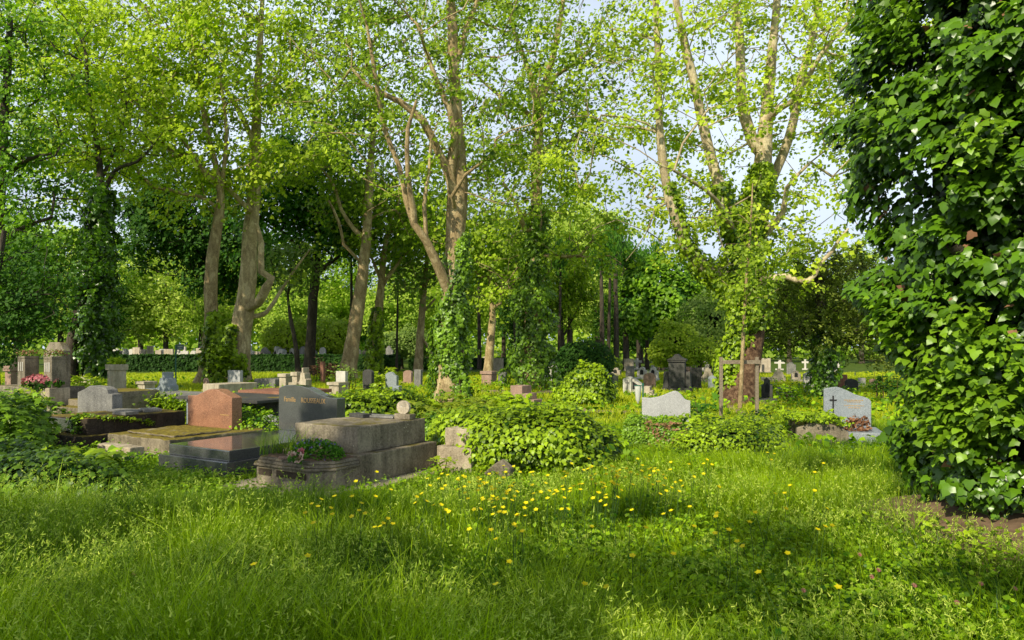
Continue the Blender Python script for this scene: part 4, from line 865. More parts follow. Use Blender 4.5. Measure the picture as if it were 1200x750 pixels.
# ------------------------------------------------------------------ grass (stuff)
rng = np.random.default_rng(21)
def frustum(n, y0, y1, pw, pad=1.12):
    u = rng.uniform(0, 1, n); y = (y0 ** pw + u * (y1 ** pw - y0 ** pw)) ** (1 / pw); return rng.uniform(-.75, .75, n) * y * pad + rng.uniform(-.3, .3, n), y
BLOBX = []     # (x, y, r) places covered by ivy and plants: filled further down before the grass is sown
def sown():
    n = 300000; x, y = frustum(n, 2.1, 13.5, 1.15)
    k = ~in_excl(x, y, .01)
    for bx, by, r in BLOBX: k &= (x - bx) ** 2 + (y - by) ** 2 > (r * .8) ** 2
    x, y = x[k], y[k]
    big = vnoise(x, y, 1.5, 2); cl = vnoise(x, y, .35, 8); patch = vnoise(x, y, .9, 9)
    near = np.clip((7.6 - y) / 1.6, 0, 1); left = np.clip((-x * .35 + .55), 0, 1)
    lowzone = np.clip(.95 * np.exp(-((x - 1.6) ** 2 / 2.2 + (y - 4.4) ** 2 / 2.6)), 0, 1)       # short herb-rich turf on the right
    H = (.10 + .10 * cl + .10 * big) + near * (.06 + .22 * big * (.4 + left) + .10 * cl); H *= (1 - .62 * lowzone); H *= 1 - .5 * np.clip((y - 5.9) / .9, 0, 1) * np.clip((.9 - x) / .8, 0, 1)
    H *= np.where((y > 8.3) & (x > 1.5), 1.25, 1); H *= rng.uniform(.55, 1.2, len(x))
    keep = rng.uniform(0, 1, len(x)) < (.35 + .65 * np.clip(patch * 1.6, 0, 1)) * (1 - .55 * lowzone); x, y, H, big, cl = x[keep], y[keep], H[keep], big[keep], cl[keep]
    B = np.stack([x, y, ghz(x, y)], 1); n = len(x)
    flow = vnoise(x, y, .8, 15) * 6.28
    L = np.stack([np.cos(flow), np.sin(flow)], 1) * .28 + rng.normal(0, .33, (n, 2)) * np.where(rng.uniform(0, 1, (n, 1)) < .25, 2.6, 1)
    W = rng.uniform(.0028, .0085, n) * (1 + .05 * np.maximum(0, y - 4))
    t = np.clip(.22 + .45 * cl + .7 * (vnoise(x, y, .8, 44) - .5) + .25 * (big - .5) + rng.normal(0, .18, n), 0, 1)
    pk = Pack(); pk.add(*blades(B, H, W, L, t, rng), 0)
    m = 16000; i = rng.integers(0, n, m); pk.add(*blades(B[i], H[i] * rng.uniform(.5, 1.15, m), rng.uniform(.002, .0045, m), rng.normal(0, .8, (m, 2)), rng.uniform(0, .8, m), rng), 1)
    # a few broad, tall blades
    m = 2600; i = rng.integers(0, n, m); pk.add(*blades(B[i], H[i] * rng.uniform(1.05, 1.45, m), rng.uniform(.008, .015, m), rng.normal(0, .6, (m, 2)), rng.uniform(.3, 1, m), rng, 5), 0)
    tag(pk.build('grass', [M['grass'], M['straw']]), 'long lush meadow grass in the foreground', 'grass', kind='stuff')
    # seed heads
    pk = Pack(); m = 5200; i = rng.choice(np.nonzero((y < 8.2) & (vnoise(x, y, .7, 33) > .45))[0], m); b = B[i]; h = np.minimum(.62, H[i] * 1.1 + .10); l = rng.normal(0, .35, (m, 2))
    pk.add(*blades(b, h, np.full(m, .0026), l, rng.uniform(.2, .6, m), rng), 0)
    q = 11; j = np.repeat(np.arange(m), q); u = rng.uniform(.68, 1.0, m * q); hh = h[j]
    P = b[j] + np.stack([l[j, 0] * hh * u * u, l[j, 1] * hh * u * u, hh * (u - .28 * u * u * np.minimum(1, (l[j] ** 2).sum(1)))], 1) + rng.normal(0, .006, (m * q, 3))
    pk.add(*leaves(P, rng.normal(0, 1, (m * q, 3)), rng.normal(0, .5, (m * q, 3)) + [0, 0, .6], rng.uniform(.012, .026, m * q), rng.uniform(0, 1, m * q), (LEAF_NEEDLE[0] * [1.5, 1, 1], LEAF_NEEDLE[1]), rng), 1)
    tag(pk.build('seeding_grass', [M['grass'], M['straw']]), 'thin grass stems with pale feathery seed heads', 'grass', kind='stuff')
    # herbs low in the turf
    n = 85000; x, y = frustum(n, 2.3, 12, 1.2); k = ~in_excl(x, y, .01)
    dens = .15 + 0.85 * np.exp(-((x - 1.7) ** 2 / 3.2 + (y - 4.4) ** 2 / 4)) + .5 * (vnoise(x, y, .7, 19) > .6) + .6 * ((y > 7) & (x < -1.5))
    k &= rng.uniform(0, 1, n) < dens; x, y = x[k], y[k]; n = len(x)
    P = np.stack([x, y, ghz(x, y) + rng.uniform(.02, .17, n)], 1); N = rng.normal(0, .45, (n, 3)) + [0, -.15, 1]; T = rng.normal(0, 1, (n, 3)) + [0, 0, .1]
    j = np.repeat(np.arange(n), 3); ang = np.tile(np.array([0, 2.1, 4.2]), n) + np.repeat(rng.uniform(0, 6, n), 3)
    T3 = np.stack([np.cos(ang), np.sin(ang), rng.normal(0, .2, 3 * n)], 1)
    pk = Pack(); pk.add(*leaves(P[j], N[j] + rng.normal(0, .2, (3 * n, 3)), T3, rng.uniform(.014, .036, 3 * n), np.clip(rng.normal(.5, .25, 3 * n), 0, 1), LEAF_M, rng))
    k3 = 420; c = rng.integers(0, n, k3); j = np.repeat(c, 9); q = len(j); a = rng.uniform(0, 6.28, q); o9 = np.stack([np.cos(a), np.sin(a), rng.uniform(.2, 1.1, q)], 1)
    pk.add(*leaves(P[j] + o9 * rng.uniform(.01, .09, (q, 1)), rng.normal(0, .35, (q, 3)) + SUN_V + [0, 0, .5], o9, np.repeat(rng.uniform(.02, .048, k3), 9) * rng.uniform(.6, 1.1, q), np.clip(rng.normal(.45, .25, q), 0, 1), LEAF_M, rng))
    tag(pk.build('ground_herbs', [M['herb']]), 'clover and low leafy herbs growing in the turf', 'ground cover', kind='stuff')
    # middle distance
    n = 210000; x, y = frustum(n, 12.5, 46, 1.1, 1.05); k = ~in_excl(x, y, .01) & ~on_path(x, y); x, y = x[k], y[k]; n = len(x)
    cl = vnoise(x, y, 1.1, 8); B = np.stack([x, y, ghz(x, y)], 1)
    pk = Pack(); pk.add(*blades(B, (.08 + .14 * cl) * rng.uniform(.6, 1.3, n), .006 + .0009 * y, rng.normal(0, .5, (n, 2)), np.clip(.45 + .5 * cl + rng.normal(0, .2, n), 0, 1), rng, 2), 0)
    tag(pk.build('lawn_grass', [M['lawn']]), 'shorter sunlit grass between the graves farther back', 'grass', kind='stuff')
    n = 26000; x, y = frustum(n, 9, 34, 1.1, 1.05); dd = vnoise(x, y, 1.6, 77); k = ~in_excl(x, y, .05) & ~on_path(x, y) & (dd > .55); x, y = x[k], y[k]; n = len(x)
    P = np.stack([x, y, rng.uniform(.05, .28, n) * (.4 + dd[k])], 1)
    pk = Pack(); pk.add(*leaves(P, rng.normal(0, .5, (n, 3)) + [0, -.2, .9], rng.normal(0, 1, (n, 3)), rng.uniform(.06, .13, n), rng.uniform(0, 1, n), LEAF_M, rng))
    tag(pk.build('weeds', [M['herb']]), 'patches of leafy weeds spreading among the middle rows of graves', 'weeds', kind='stuff')

# ------------------------------------------------------------------ ivy mounds and shrubs in front
def mound(name, pxs, label, cat, seed, n, size, mat, tpl=LEAF_IVY, ex=True, **k):
    """pxs rows (px, d, z, rx, ry, rz)"""
    c0 = (gx(pxs[0][0], pxs[0][1]), pxs[0][1]); B = [(gx(a, d) - c0[0], d - c0[1], z, rx, ry, rz) for a, d, z, rx, ry, rz in pxs]
    t = empty(name, (c0[0], c0[1], 0), 0, label, cat)
    leafy('foliage', B, n, size, tpl, M[mat], t, seed, **k)
    if ex:
        for b in B: BLOBX.append((c0[0] + b[0], c0[1] + b[1], min(b[3], b[4])))
    return t
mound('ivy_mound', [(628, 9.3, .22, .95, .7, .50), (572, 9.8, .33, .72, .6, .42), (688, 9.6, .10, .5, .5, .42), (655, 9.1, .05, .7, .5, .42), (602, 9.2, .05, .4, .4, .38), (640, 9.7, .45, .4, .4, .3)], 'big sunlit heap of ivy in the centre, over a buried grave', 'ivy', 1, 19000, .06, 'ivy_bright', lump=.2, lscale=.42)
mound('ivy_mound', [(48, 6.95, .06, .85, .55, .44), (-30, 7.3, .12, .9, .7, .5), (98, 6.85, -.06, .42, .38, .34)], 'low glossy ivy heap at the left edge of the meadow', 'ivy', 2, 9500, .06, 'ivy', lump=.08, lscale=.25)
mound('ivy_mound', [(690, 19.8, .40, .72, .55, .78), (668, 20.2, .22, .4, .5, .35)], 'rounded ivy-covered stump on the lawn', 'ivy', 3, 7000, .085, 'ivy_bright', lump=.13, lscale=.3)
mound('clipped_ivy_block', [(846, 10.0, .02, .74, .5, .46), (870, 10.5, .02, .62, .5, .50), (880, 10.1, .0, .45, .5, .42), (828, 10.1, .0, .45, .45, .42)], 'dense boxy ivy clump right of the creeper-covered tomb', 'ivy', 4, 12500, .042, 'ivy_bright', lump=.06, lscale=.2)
mound('leafy_clump', [(890, 10.9, .2, .35, .3, .28), (820, 11.5, .2, .5, .4, .33), (905, 13.3, .15, .7, .4, .3)], 'loose leaves behind the boxy ivy clump', 'plant', 5, 1500, .08, 'ivy_bright', core=False)
mound('leafy_weeds', [(4, 10.2, .45, .55, .6, .5), (30, 12.2, .3, .6, .6, .45), (-20, 9, .4, .6, .6, .6)], 'dark leafy weeds standing at the left edge beside the tall pedestal', 'plant', 6, 3400, .085, 'ivy', LEAF_MAPLE, core=False, upn=1.2, hang=.2, ex=False)
mound('small_bush', [(32, 13.0, .62, .26, .24, .24)], 'little yellow-green bush growing against the tall pedestal', 'bush', 7, 1000, .045, 'golden', LEAF_M, core=False, ex=False)
mound('leafy_bush', [(300, 11.9, .1, .5, .5, .38), (285, 12.6, .2, .6, .5, .4)], 'rambling weeds between the red and the gold-lettered headstones', 'plant', 8, 2600, .05, 'herb', LEAF_M, core=False, ex=False)
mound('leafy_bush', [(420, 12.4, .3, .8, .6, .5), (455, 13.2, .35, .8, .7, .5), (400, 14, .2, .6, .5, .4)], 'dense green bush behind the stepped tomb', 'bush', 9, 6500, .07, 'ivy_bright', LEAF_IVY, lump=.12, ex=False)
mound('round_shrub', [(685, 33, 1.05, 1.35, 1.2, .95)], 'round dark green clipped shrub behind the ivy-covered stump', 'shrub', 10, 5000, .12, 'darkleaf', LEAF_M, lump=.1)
mound('ivy_mound', [(530, 11.0, .15, .7, .5, .42)], 'creeping ivy running out at the edge of the big central heap', 'ivy', 12, 2600, .06, 'ivy', core=False, ex=False)
mound('laurel_bush', [(690, 46, .6, 1.3, 1, .9), (712, 46, .5, .9, .8, .7)], 'bright yellow-green bush far behind the stump', 'bush', 13, 1500, .2, 'golden', LEAF_M, ex=False)

def stem_plant(name, px, d, h, r, n, size, mat, label, seed, stems=7, tpl=LEAF_MAPLE, cat='plant', z=0, flat=.9):
    """seedling thicket: thin stems, leaves held flat in tiers"""
    rg = np.random.default_rng(seed); t = empty(name, (gx(px, d), d, z), 0, label, cat); pk = Pack(); pl = Pack(); tops = []
    for i in range(stems):
        a, q = rg.uniform(0, 6.28), r * math.sqrt(rg.uniform(0, 1)); b = np.array([q * math.cos(a) * .7, q * math.sin(a) * .7, 0]); hh = h * rg.uniform(.6, 1.0) * (1 - .35 * q / r); tp = np.array([q * math.cos(a), q * math.sin(a), hh])
        P = catmull([b, (b + tp) / 2 + rg.normal(0, .04, 3), tp], .08); V, F = tube(P, np.linspace(.008, .003, len(P)) * (1 + h), 5); pk.add(V, F); tops.append(P)
    i = rg.integers(0, stems, n); Q = np.array([tops[k][min(len(tops[k]) - 1, int(len(tops[k]) * rg.uniform(.25, 1) ** .6))] for k in i])
    ang = rg.uniform(0, 6.28, n); ou = np.stack([np.cos(ang), np.sin(ang), rg.normal(.0, .15, n)], 1); ln = rg.uniform(.3, 1.7, n)[:, None] * size
    P = Q + ou * ln; N = rg.normal(0, .3, (n, 3)) + [0, -.15, 1]; T = ou + [0, 0, -.25]
    tt = np.clip(.2 + .6 * (P[:, 2] / h) + rg.normal(0, .2, n), 0, 1)
    pl.add(*leaves(P, N, T, size * rg.uniform(.6, 1.25, n), tt, tpl, rg)); pk.build('stems', [M['stem']], t); pl.build('leaves', [M[mat]], t); return t
stem_plant('maple_seedlings', 520, 12.2, 1.0, .9, 900, .13, 'maple', 'thicket of maple seedlings left of the ivy-wrapped trunk', 1, 14)
stem_plant('maple_seedlings', 545, 11.2, .82, .6, 420, .12, 'maple', 'young yellow-tinged maples in front of the seedling thicket', 2, 9)
stem_plant('maple_seedlings', 585, 13.4, .85, .9, 700, .12, 'ivy_bright', 'green seedlings at the foot of the second ivy column', 3, 12)
stem_plant('maple_seedlings', 470, 13.6, .8, .8, 600, .11, 'ivy_bright', 'low green seedlings behind the memorial disc', 4, 12)
stem_plant('maple_seedling', 96, 21, .95, 1.0, 420, .16, 'golden', 'sunlit young maple before the pale planter box', 5, 8, flat=.8)
stem_plant('maple_seedling', 258, 31, 3.1, .5, 330, .3, 'ivy_bright', 'tall young maple standing between the two plane trunks', 6, 4)
stem_plant('broadleaf_weed', 55, 8.6, .42, .7, 90, .16, 'ivy_bright', 'wide-leaved weed above the left ivy heap', 7, 8)
stem_plant('broadleaf_weed', 825, 14.8, .75, .4, 45, .15, 'chestnut', 'dark broad-leaved seedling behind the light grey headstone', 8, 4)
stem_plant('maple_seedling', 509, 8.55, .34, .18, 40, .07, 'golden', 'tiny yellow-green maple seedling by the pale plinth', 9, 3)
stem_plant('yellow_shrub', 452, 27, 1.1, .55, 500, .10, 'golden', 'yellow-flowering shrub above the dark granite graves', 10, 7, LEAF_M, 'shrub')
stem_plant('maple_seedlings', 633, 10.2, .78, .3, 60, .13, 'golden', 'yellow maple leaves poking out of the top of the central ivy heap', 11, 5)
stem_plant('tall_weeds', 402, 25, 1.35, .45, 260, .11, 'olive', 'tall feathery weeds in front of the leaning plane trunk', 12, 12, LEAF_M)
stem_plant('red_shrub', 375, 33, 1.3, .8, 420, .12, 'dry', 'small red-leaved bush beside the narrow red stone', 13, 9, LEAF_M, 'shrub')
for i, (px, d, h, r, lb) in enumerate([(922, 20, .75, .5, 'leafy seedling left of the yew, by the grey slab'), (1035, 20, 1.1, .7, 'dark red-tinged bush beside the big ivy tree'), (380, 18, .45, .7, 'weeds behind the gold-lettered headstone'), (610, 16, .6, .8, 'weedy seedlings around the pinkish broken stones')]):
    stem_plant('leafy_seedlings', px, d, h, r, 330, .10, 'darkleaf' if i == 1 else 'herb', lb, 20 + i, 9, LEAF_M)

# buttercups, each a plant of its own
rg = np.random.default_rng(50); protos = []
for v in range(5):
    pk = Pack(); h = .34 + .03 * v; P = catmull([(0, 0, 0), (.01 * v, .012, h * .5), (.02, .01 - .01 * v, h)], .06); V, F = tube(P, np.full(len(P), .0016), 4); pk.add(V, F, .5, 1)
    tp = P[-1]; nr = unit(np.array([-.25 + .1 * v, -.35, .9]));
    a = np.arange(5) / 5 * 6.283; o3 = np.stack([np.cos(a), np.sin(a), np.zeros(5)], 1); o3 = unit(o3 - nr * (o3 @ nr)[:, None])
    pk.add(*leaves(np.tile(tp, (5, 1)), nr - o3 * .55, o3 + nr * .5, np.full(5, .019), np.linspace(0, 1, 5), LEAF_M, rg), 0)
    pk.add(*leaves(np.array([tp + nr * .003]), nr[None], np.array([[1., 0, 0]]), np.array([.011]), np.array([.9]), LEAF_M, rg), 0)
    nl = 3; pk.add(*leaves(P[rg.integers(1, 4, nl)], rg.normal(0, .4, (nl, 3)) + [0, 0, 1], rg.normal(0, 1, (nl, 3)), np.full(nl, .03), rg.uniform(0, 1, nl), LEAF_M, rg), 2)
    o_ = pk.build('buttercup', [M['petal_yellow'], M['greenstem'], M['herb']]); tag(o_, 'yellow buttercup flowering in the long grass in front of the graves', 'flower', 'buttercups in the meadow'); protos.append(o_)
spots = []
def fl(px, py): d = gd(py, .37); spots.append((gx(px, d), d))
for _ in range(90): fl(rg.normal(600, 62), rg.normal(583, 13))
for _ in range(22): fl(rg.uniform(330, 480), rg.uniform(590, 640))
for _ in range(70): fl(rg.normal(735, 50), rg.normal(570, 9))
for _ in range(34): fl(rg.uniform(480, 760), rg.uniform(585, 640))
for _ in range(26): fl(rg.uniform(760, 1000), rg.uniform(560, 650))
for _ in range(14): fl(rg.uniform(300, 1000), rg.uniform(640, 720))
for _ in range(6): fl(rg.uniform(900, 960), rg.uniform(525, 560))
i = 0
for x, y in spots:
    if in_excl(np.array([x]), np.array([y]), .05)[0] or y > 8.6 and x < .2: continue
    o_ = protos[i] if i < 5 else protos[i % 5].copy()
    if i >= 5: col.objects.link(o_)
    o_.location = (x, y, float(ghz(np.array([x]), np.array([y]))[0]) + rg.uniform(-.02, .05)); o_.rotation_euler = (rg.normal(0, .1), rg.normal(0, .1), rg.uniform(-1.2, 1.2)); o_.scale = (1.15,) * 3; i += 1
pk = Pack(); P = np.array([(0, 0, 0), (.005, 0, .1), (0, .004, .22)]); V, F = tube(P, np.full(3, .0015), 4); pk.add(V, F, .5, 1)
n = 50; a = unit(rg.normal(0, 1, (n, 3))); pk.add(*leaves(P[-1] + a * .004, rg.normal(0, 1, (n, 3)), a, np.full(n, .011), rg.uniform(0, 1, n), LEAF_NEEDLE, rg), 0); c0 = pk.build('clover_flower', [M['petal_pink'], M['greenstem']]); tag(c0, 'small mauve clover flower in the turf near the ivy tree', 'flower', 'mauve clover flowers')
for i, (px, py) in enumerate([(1072, 686), (1150, 684), (1030, 668), (1022, 676), (1008, 650), (942, 692), (1122, 706), (1190, 690), (146, 695), (157, 672)]):
    o_ = c0 if i == 0 else c0.copy(); d = gd(py, .22)
    if i: col.objects.link(o_)
    o_.location = (gx(px, d), d, 0)

# hedge
t = empty('clipped_hedge', (gx(250, 52), 52, 0), 0, 'long dark clipped hedge running across behind the graves', 'hedge')
hx0, hx1 = gx(140, 52) - gx(250, 52), gx(465, 52) - gx(250, 52)
coat('foliage', hx0, hx1, -.5, .5, 1.12, 26000, .17, M['hedge'], t, LEAF_M, .08, 5, ('f', 't', 'r', 'l')); box('inner_shade_block', (hx0 + .1, hx1 - .1, -.42, .42, 0, 1.02), M['core'], t, bevel=.02)  # added near-black box: shade inside the hedge as colour
t = empty('clipped_hedge', (gx(620, 56), 56, 0), 0, 'low far hedge between the two ivy-wrapped trunks and the stump', 'hedge')
hx0, hx1 = gx(482, 56) - gx(620, 56), gx(700, 56) - gx(620, 56); coat('foliage', hx0, hx1, -.5, .5, .8, 12000, .17, M['hedge'], t, LEAF_M, .08, 6, ('f', 't', 'r', 'l')); box('inner_shade_block', (hx0 + .1, hx1 - .1, -.42, .42, 0, .72), M['core'], t, bevel=.02)  # same added box, dark colour standing for inner shade
# ------------------------------------------------------------------ the trees in view
def px_blobs(rows, d):
    """(px, py, dd, rx, ry, rz in metres)"""
    return [(gx(a, d + c), d + c, gz(b, d + c), rx, ry, rz) for a, b, c, rx, ry, rz in rows]
def make_tree(name, d, limbs, blobs, ntar, label, leaf, bark, seed, per=70, lsize=.14, sig=.5, zmin=3, tpl=LEAF_S, root=None, ivy=None, tip=.012, flat=.55, frac=.5, seg=.5, shell=.45, targets=None, upn=.9, leafm=None, cut=None, group=None, cat='tree', curve=.35, sub=None):
    base = pxl(limbs[0], d)[0] if root is None else root
    t = empty(name, (base[0], base[1], 0), 0, label, cat, group); T = Tree(seed); org = np.array([base[0], base[1], 0])
    for i, l in enumerate(limbs): T.limb(pxl(l, d) if root is None else l, None if i == 0 else 'near')
    rg = np.random.default_rng(seed + 100)
    tg = blob_points(px_blobs(blobs, d) if root is None else blobs, ntar, rg, shell) if targets is None else targets
    if cut is not None: tg = tg[cut(tg)]
    T.grow(tg, zmin, seg, tip=tip, curve=curve)
    pk = Pack(); T.wood(pk); w = pk.build('trunk', [M[bark]], t, True, org)
    tips = T.tips(frac); pk = Pack()
    V, F, tt = cluster_leaves(tips, per, sig, lsize, tpl, rg, flat, keep=cut, upn=upn); pk.add(V, F, tt); pk.build('crown', [M[leaf]], t, False, org)
    if ivy:
        pk = Pack()
        for P, rad, n, sz in ivy: trunk_ivy(pk, P, rad, n, sz, rg, thick=.3)
        pk.build('ivy', [M[ivy_mat.get(label, 'ivy_bright')]], t, False, org)
    return t
ivy_mat = {'tall plane tree with a thick ivy-wrapped lower trunk in the middle': 'ivy', 'forked plane tree with a tall ivy column, right of the middle': 'ivy'}
def ivy_px(rows, d, n, sz):
    """rows (px,py,dd,coat width px)"""
    q = catmull(np.array(pxl(rows, d)), .3); return (q[:, :3], q[:, 3], n, sz)

# T11: the huge many-stemmed plane, right of centre
make_tree('plane_tree', 20, [
  [(862, 478, 0, 50), (867, 455, 0, 44), (875, 430, 0, 36), (882, 400, 0, 29), (886, 375, 0, 28), (882, 345, 0, 36), (878, 310, 0, 40), (884, 270, 0, 36), (889, 235, 0, 30), (893, 200, 0, 26), (896, 160, 0, 20), (901, 110, .5, 16), (905, 60, .5, 13), (910, 10, .5, 10), (915, -60, 1, 7)],
  [(870, 335, 0, 26), (850, 325, -.5, 22), (815, 305, -1, 19), (798, 270, -1, 17), (785, 235, -1, 14), (776, 180, -1, 12), (772, 130, -1, 10), (771, 70, -1, 9), (768, 0, -1, 8), (765, -60, -1, 5)],
  [(875, 310, 0, 26), (863, 280, -.6, 21), (850, 240, -1, 18), (838, 200, -1, 15), (825, 150, -1, 14), (812, 90, -1, 12), (800, 40, -1, 11), (792, 0, -1, 9), (785, -60, -1, 6)],
  [(892, 190, 0, 22), (882, 165, 0, 17), (872, 135, 0, 15), (868, 90, 0, 13), (866, 40, 0, 12), (862, 5, 0, 8)],
  [(895, 245, 0, 20), (903, 215, .4, 15), (918, 180, .8, 13), (930, 140, .8, 12), (938, 95, .8, 11), (950, 50, 1, 9), (960, 5, 1, 8), (970, -50, 1, 5)],
  [(888, 330, 0, 16), (905, 325, -1.5, 9), (922, 324, -1.8, 9), (934, 329, -2, 8), (947, 330, -2.2, 9), (955, 322, -2.2, 7), (962, 308, -2.2, 6), (975, 295, -2.3, 5), (984, 280, -2.4, 4), (994, 268, -2.3, 3)],
  [(900, 290, 0, 14), (908, 262, -.5, 11), (918, 248, -.8, 8), (922, 220, -1, 6), (950, 190, -1, 4)],
  [(862, 275, -.6, 12), (840, 235, -2, 6), (815, 215, -2.5, 5), (790, 200, -3, 4)],
  [(897, 150, .2, 11), (912, 128, -.5, 9), (930, 118, -1, 7), (965, 60, -2, 6), (1000, 20, -2, 4)]],
 [(740, 130, 0, 3.2, 3.5, 4.5), (850, 90, 0, 3.8, 4, 4.8), (950, 120, 0, 2.8, 3.5, 4.2), (780, 250, 0, 2.6, 2.4, 1.4), (870, 260, -1.2, 2.0, 1.4, 2.1), (965, 250, 0, 1.5, 2, 1.3), (870, -80, 0, 6, 5, 3), (1010, 60, 0, 2.2, 3, 4)], 760,
 'huge plane tree with several pale mottled stems and an ivy heart, behind the staked sapling', 'plane', 'bark_old', 5, per=44, lsize=.125, sig=.33, zmin=6, tip=.008,
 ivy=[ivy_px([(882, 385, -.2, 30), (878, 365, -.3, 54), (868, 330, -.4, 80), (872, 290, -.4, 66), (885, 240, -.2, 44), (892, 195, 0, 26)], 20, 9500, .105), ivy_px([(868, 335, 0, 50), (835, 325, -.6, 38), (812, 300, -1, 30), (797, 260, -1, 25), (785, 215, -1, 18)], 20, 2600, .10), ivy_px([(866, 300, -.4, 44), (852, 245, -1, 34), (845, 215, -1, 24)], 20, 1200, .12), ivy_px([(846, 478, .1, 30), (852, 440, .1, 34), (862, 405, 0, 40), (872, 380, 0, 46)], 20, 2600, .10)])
# T8: ivy wrapped plane near the middle
make_tree('plane_tree', 20, [
  [(527, 470, 0, 40), (527, 400, 0, 34), (530, 330, 0, 27), (533, 285, 0, 25), (535, 250, 0, 30), (538, 215, 0, 27), (537, 180, 0, 22), (534, 120, 0, 17), (531, 60, 0, 15), (528, 0, 0, 13), (526, -70, 0, 9)],
  [(522, 345, 0, 18), (515, 315, -.4, 14), (500, 283, -.8, 12), (485, 262, -1, 10), (476, 235, -1, 8), (468, 195, -1, 7), (450, 150, -1, 7), (440, 90, -1.5, 6), (430, 30, -1.5, 4)],
  [(488, 266, -1, 10), (478, 205, -1.4, 7), (478, 150, -1.4, 6), (488, 118, -1.5, 4)],
  [(534, 245, 0, 18), (527, 205, -.3, 14), (515, 180, -.5, 12), (495, 140, -.8, 11), (470, 120, -1, 8), (430, 100, -1, 6), (412, 80, -1, 4)],
  [(527, 200, 0, 16), (533, 160, -.5, 12), (528, 130, -.6, 9), (510, 90, -.8, 7), (490, 30, -.8, 5)],
  [(500, 275, -.8, 8), (497, 240, -1, 6), (503, 200, -1, 5), (505, 165, -1, 4)],
  [(520, 262, -.4, 8), (530, 230, -.8, 6), (545, 205, -1, 5), (580, 180, -1.2, 3)],
  [(535, 80, 0, 10), (545, 40, 0, 8), (560, 0, 0, 6)]],
 [(420, 120, 0, 2.8, 2.5, 3.2), (500, 60, 0, 2.8, 3, 3.6), (575, 100, 0, 2.2, 3, 3), (460, 190, -1, 1.8, 1.6, 1.2), (600, 210, 0, 1.6, 2, 1.4), (510, -70, 0, 5, 4, 2.5)], 390,
 'tall plane tree with a thick ivy-wrapped lower trunk in the middle', 'plane_dark', 'bark_plane', 8, per=42, lsize=.125, sig=.33, zmin=6, tip=.008,
 ivy=[ivy_px([(530, 475, 0, 74), (527, 440, 0, 66), (527, 400, 0, 58), (531, 350, 0, 48), (536, 310, 0, 36), (540, 275, .1, 22)], 20, 11000, .095)])
# T10
make_tree('plane_tree', 27, [
  [(622, 456, 0, 34), (624, 400, 0, 28), (627, 330, 0, 22), (629, 260, 0, 18), (629, 215, 0, 16), (631, 160, 0, 14), (632, 130, 0, 13), (638, 100, 0, 10), (652, 50, 0, 8), (660, 0, 0, 6), (664, -40, 0, 4)],
  [(631, 150, 0, 11), (626, 105, 0, 9), (615, 70, 0, 7), (600, 30, 0, 5), (592, -10, 0, 3)],
  [(632, 185, 0, 9), (650, 165, .5, 6), (672, 165, .8, 5), (690, 130, 1, 3)],
  [(630, 145, 0, 8), (610, 125, -.6, 6), (585, 112, -1, 4), (560, 90, -1, 3)],
  [(627, 275, 0, 10), (615, 268, -.5, 7), (605, 240, -1, 5), (590, 215, -1, 4)],
  [(630, 305, 0, 8), (645, 300, -.3, 6), (680, 300, -.6, 5), (694, 282, -.6, 3)],
  [(636, 110, 0, 8), (650, 90, 0, 6), (690, 60, 0, 5), (706, 20, 0, 3)]],
 [(620, 80, 0, 4, 4, 5), (680, 90, 0, 3, 3, 3.6), (590, 160, 0, 2.8, 3, 3), (650, 235, 0, 3.2, 3, 2.5), (620, 290, 0, 3, 2.5, 1.6), (640, -70, 0, 5, 4, 3), (700, 300, 0, 1.7, 1.7, 1.2)], 560,
 'forked plane tree with a tall ivy column, right of the middle', 'plane_dark', 'bark_plane', 10, per=40, lsize=.16, sig=.42, zmin=5, tip=.009,
 ivy=[ivy_px([(622, 460, 0, 84), (622, 420, 0, 76), (624, 370, 0, 62), (626, 320, 0, 42), (629, 270, 0, 30), (628, 240, 0, 18)], 27, 11000, .12)])
# T5: leaning plane
make_tree('plane_tree', 36, [
  [(407, 445, 0, 26), (411, 415, 0, 21), (418, 370, 0, 19), (426, 310, 0, 15), (430, 270, 0, 13), (433, 220, 0, 12), (435, 180, 0, 9), (440, 130, 0, 6), (445, 80, 0, 4)],
  [(426, 280, 0, 8), (412, 265, 0, 6), (400, 245, 0, 5), (390, 215, 0, 4), (370, 190, 0, 3)],
  [(405, 300, -1, 4), (397, 260, -1.5, 4), (385, 235, -2, 3)]],
 [(430, 130, 0, 5, 4, 6), (390, 190, 0, 3, 3, 3), (460, 240, 0, 2.5, 3, 2.5), (450, 20, 0, 6, 4, 4)], 260,
 'plane tree whose bare mottled trunk leans to the right, left of the middle', 'plane_dark', 'bark_plane', 15, per=44, lsize=.21, sig=.6, zmin=6, tip=.012)
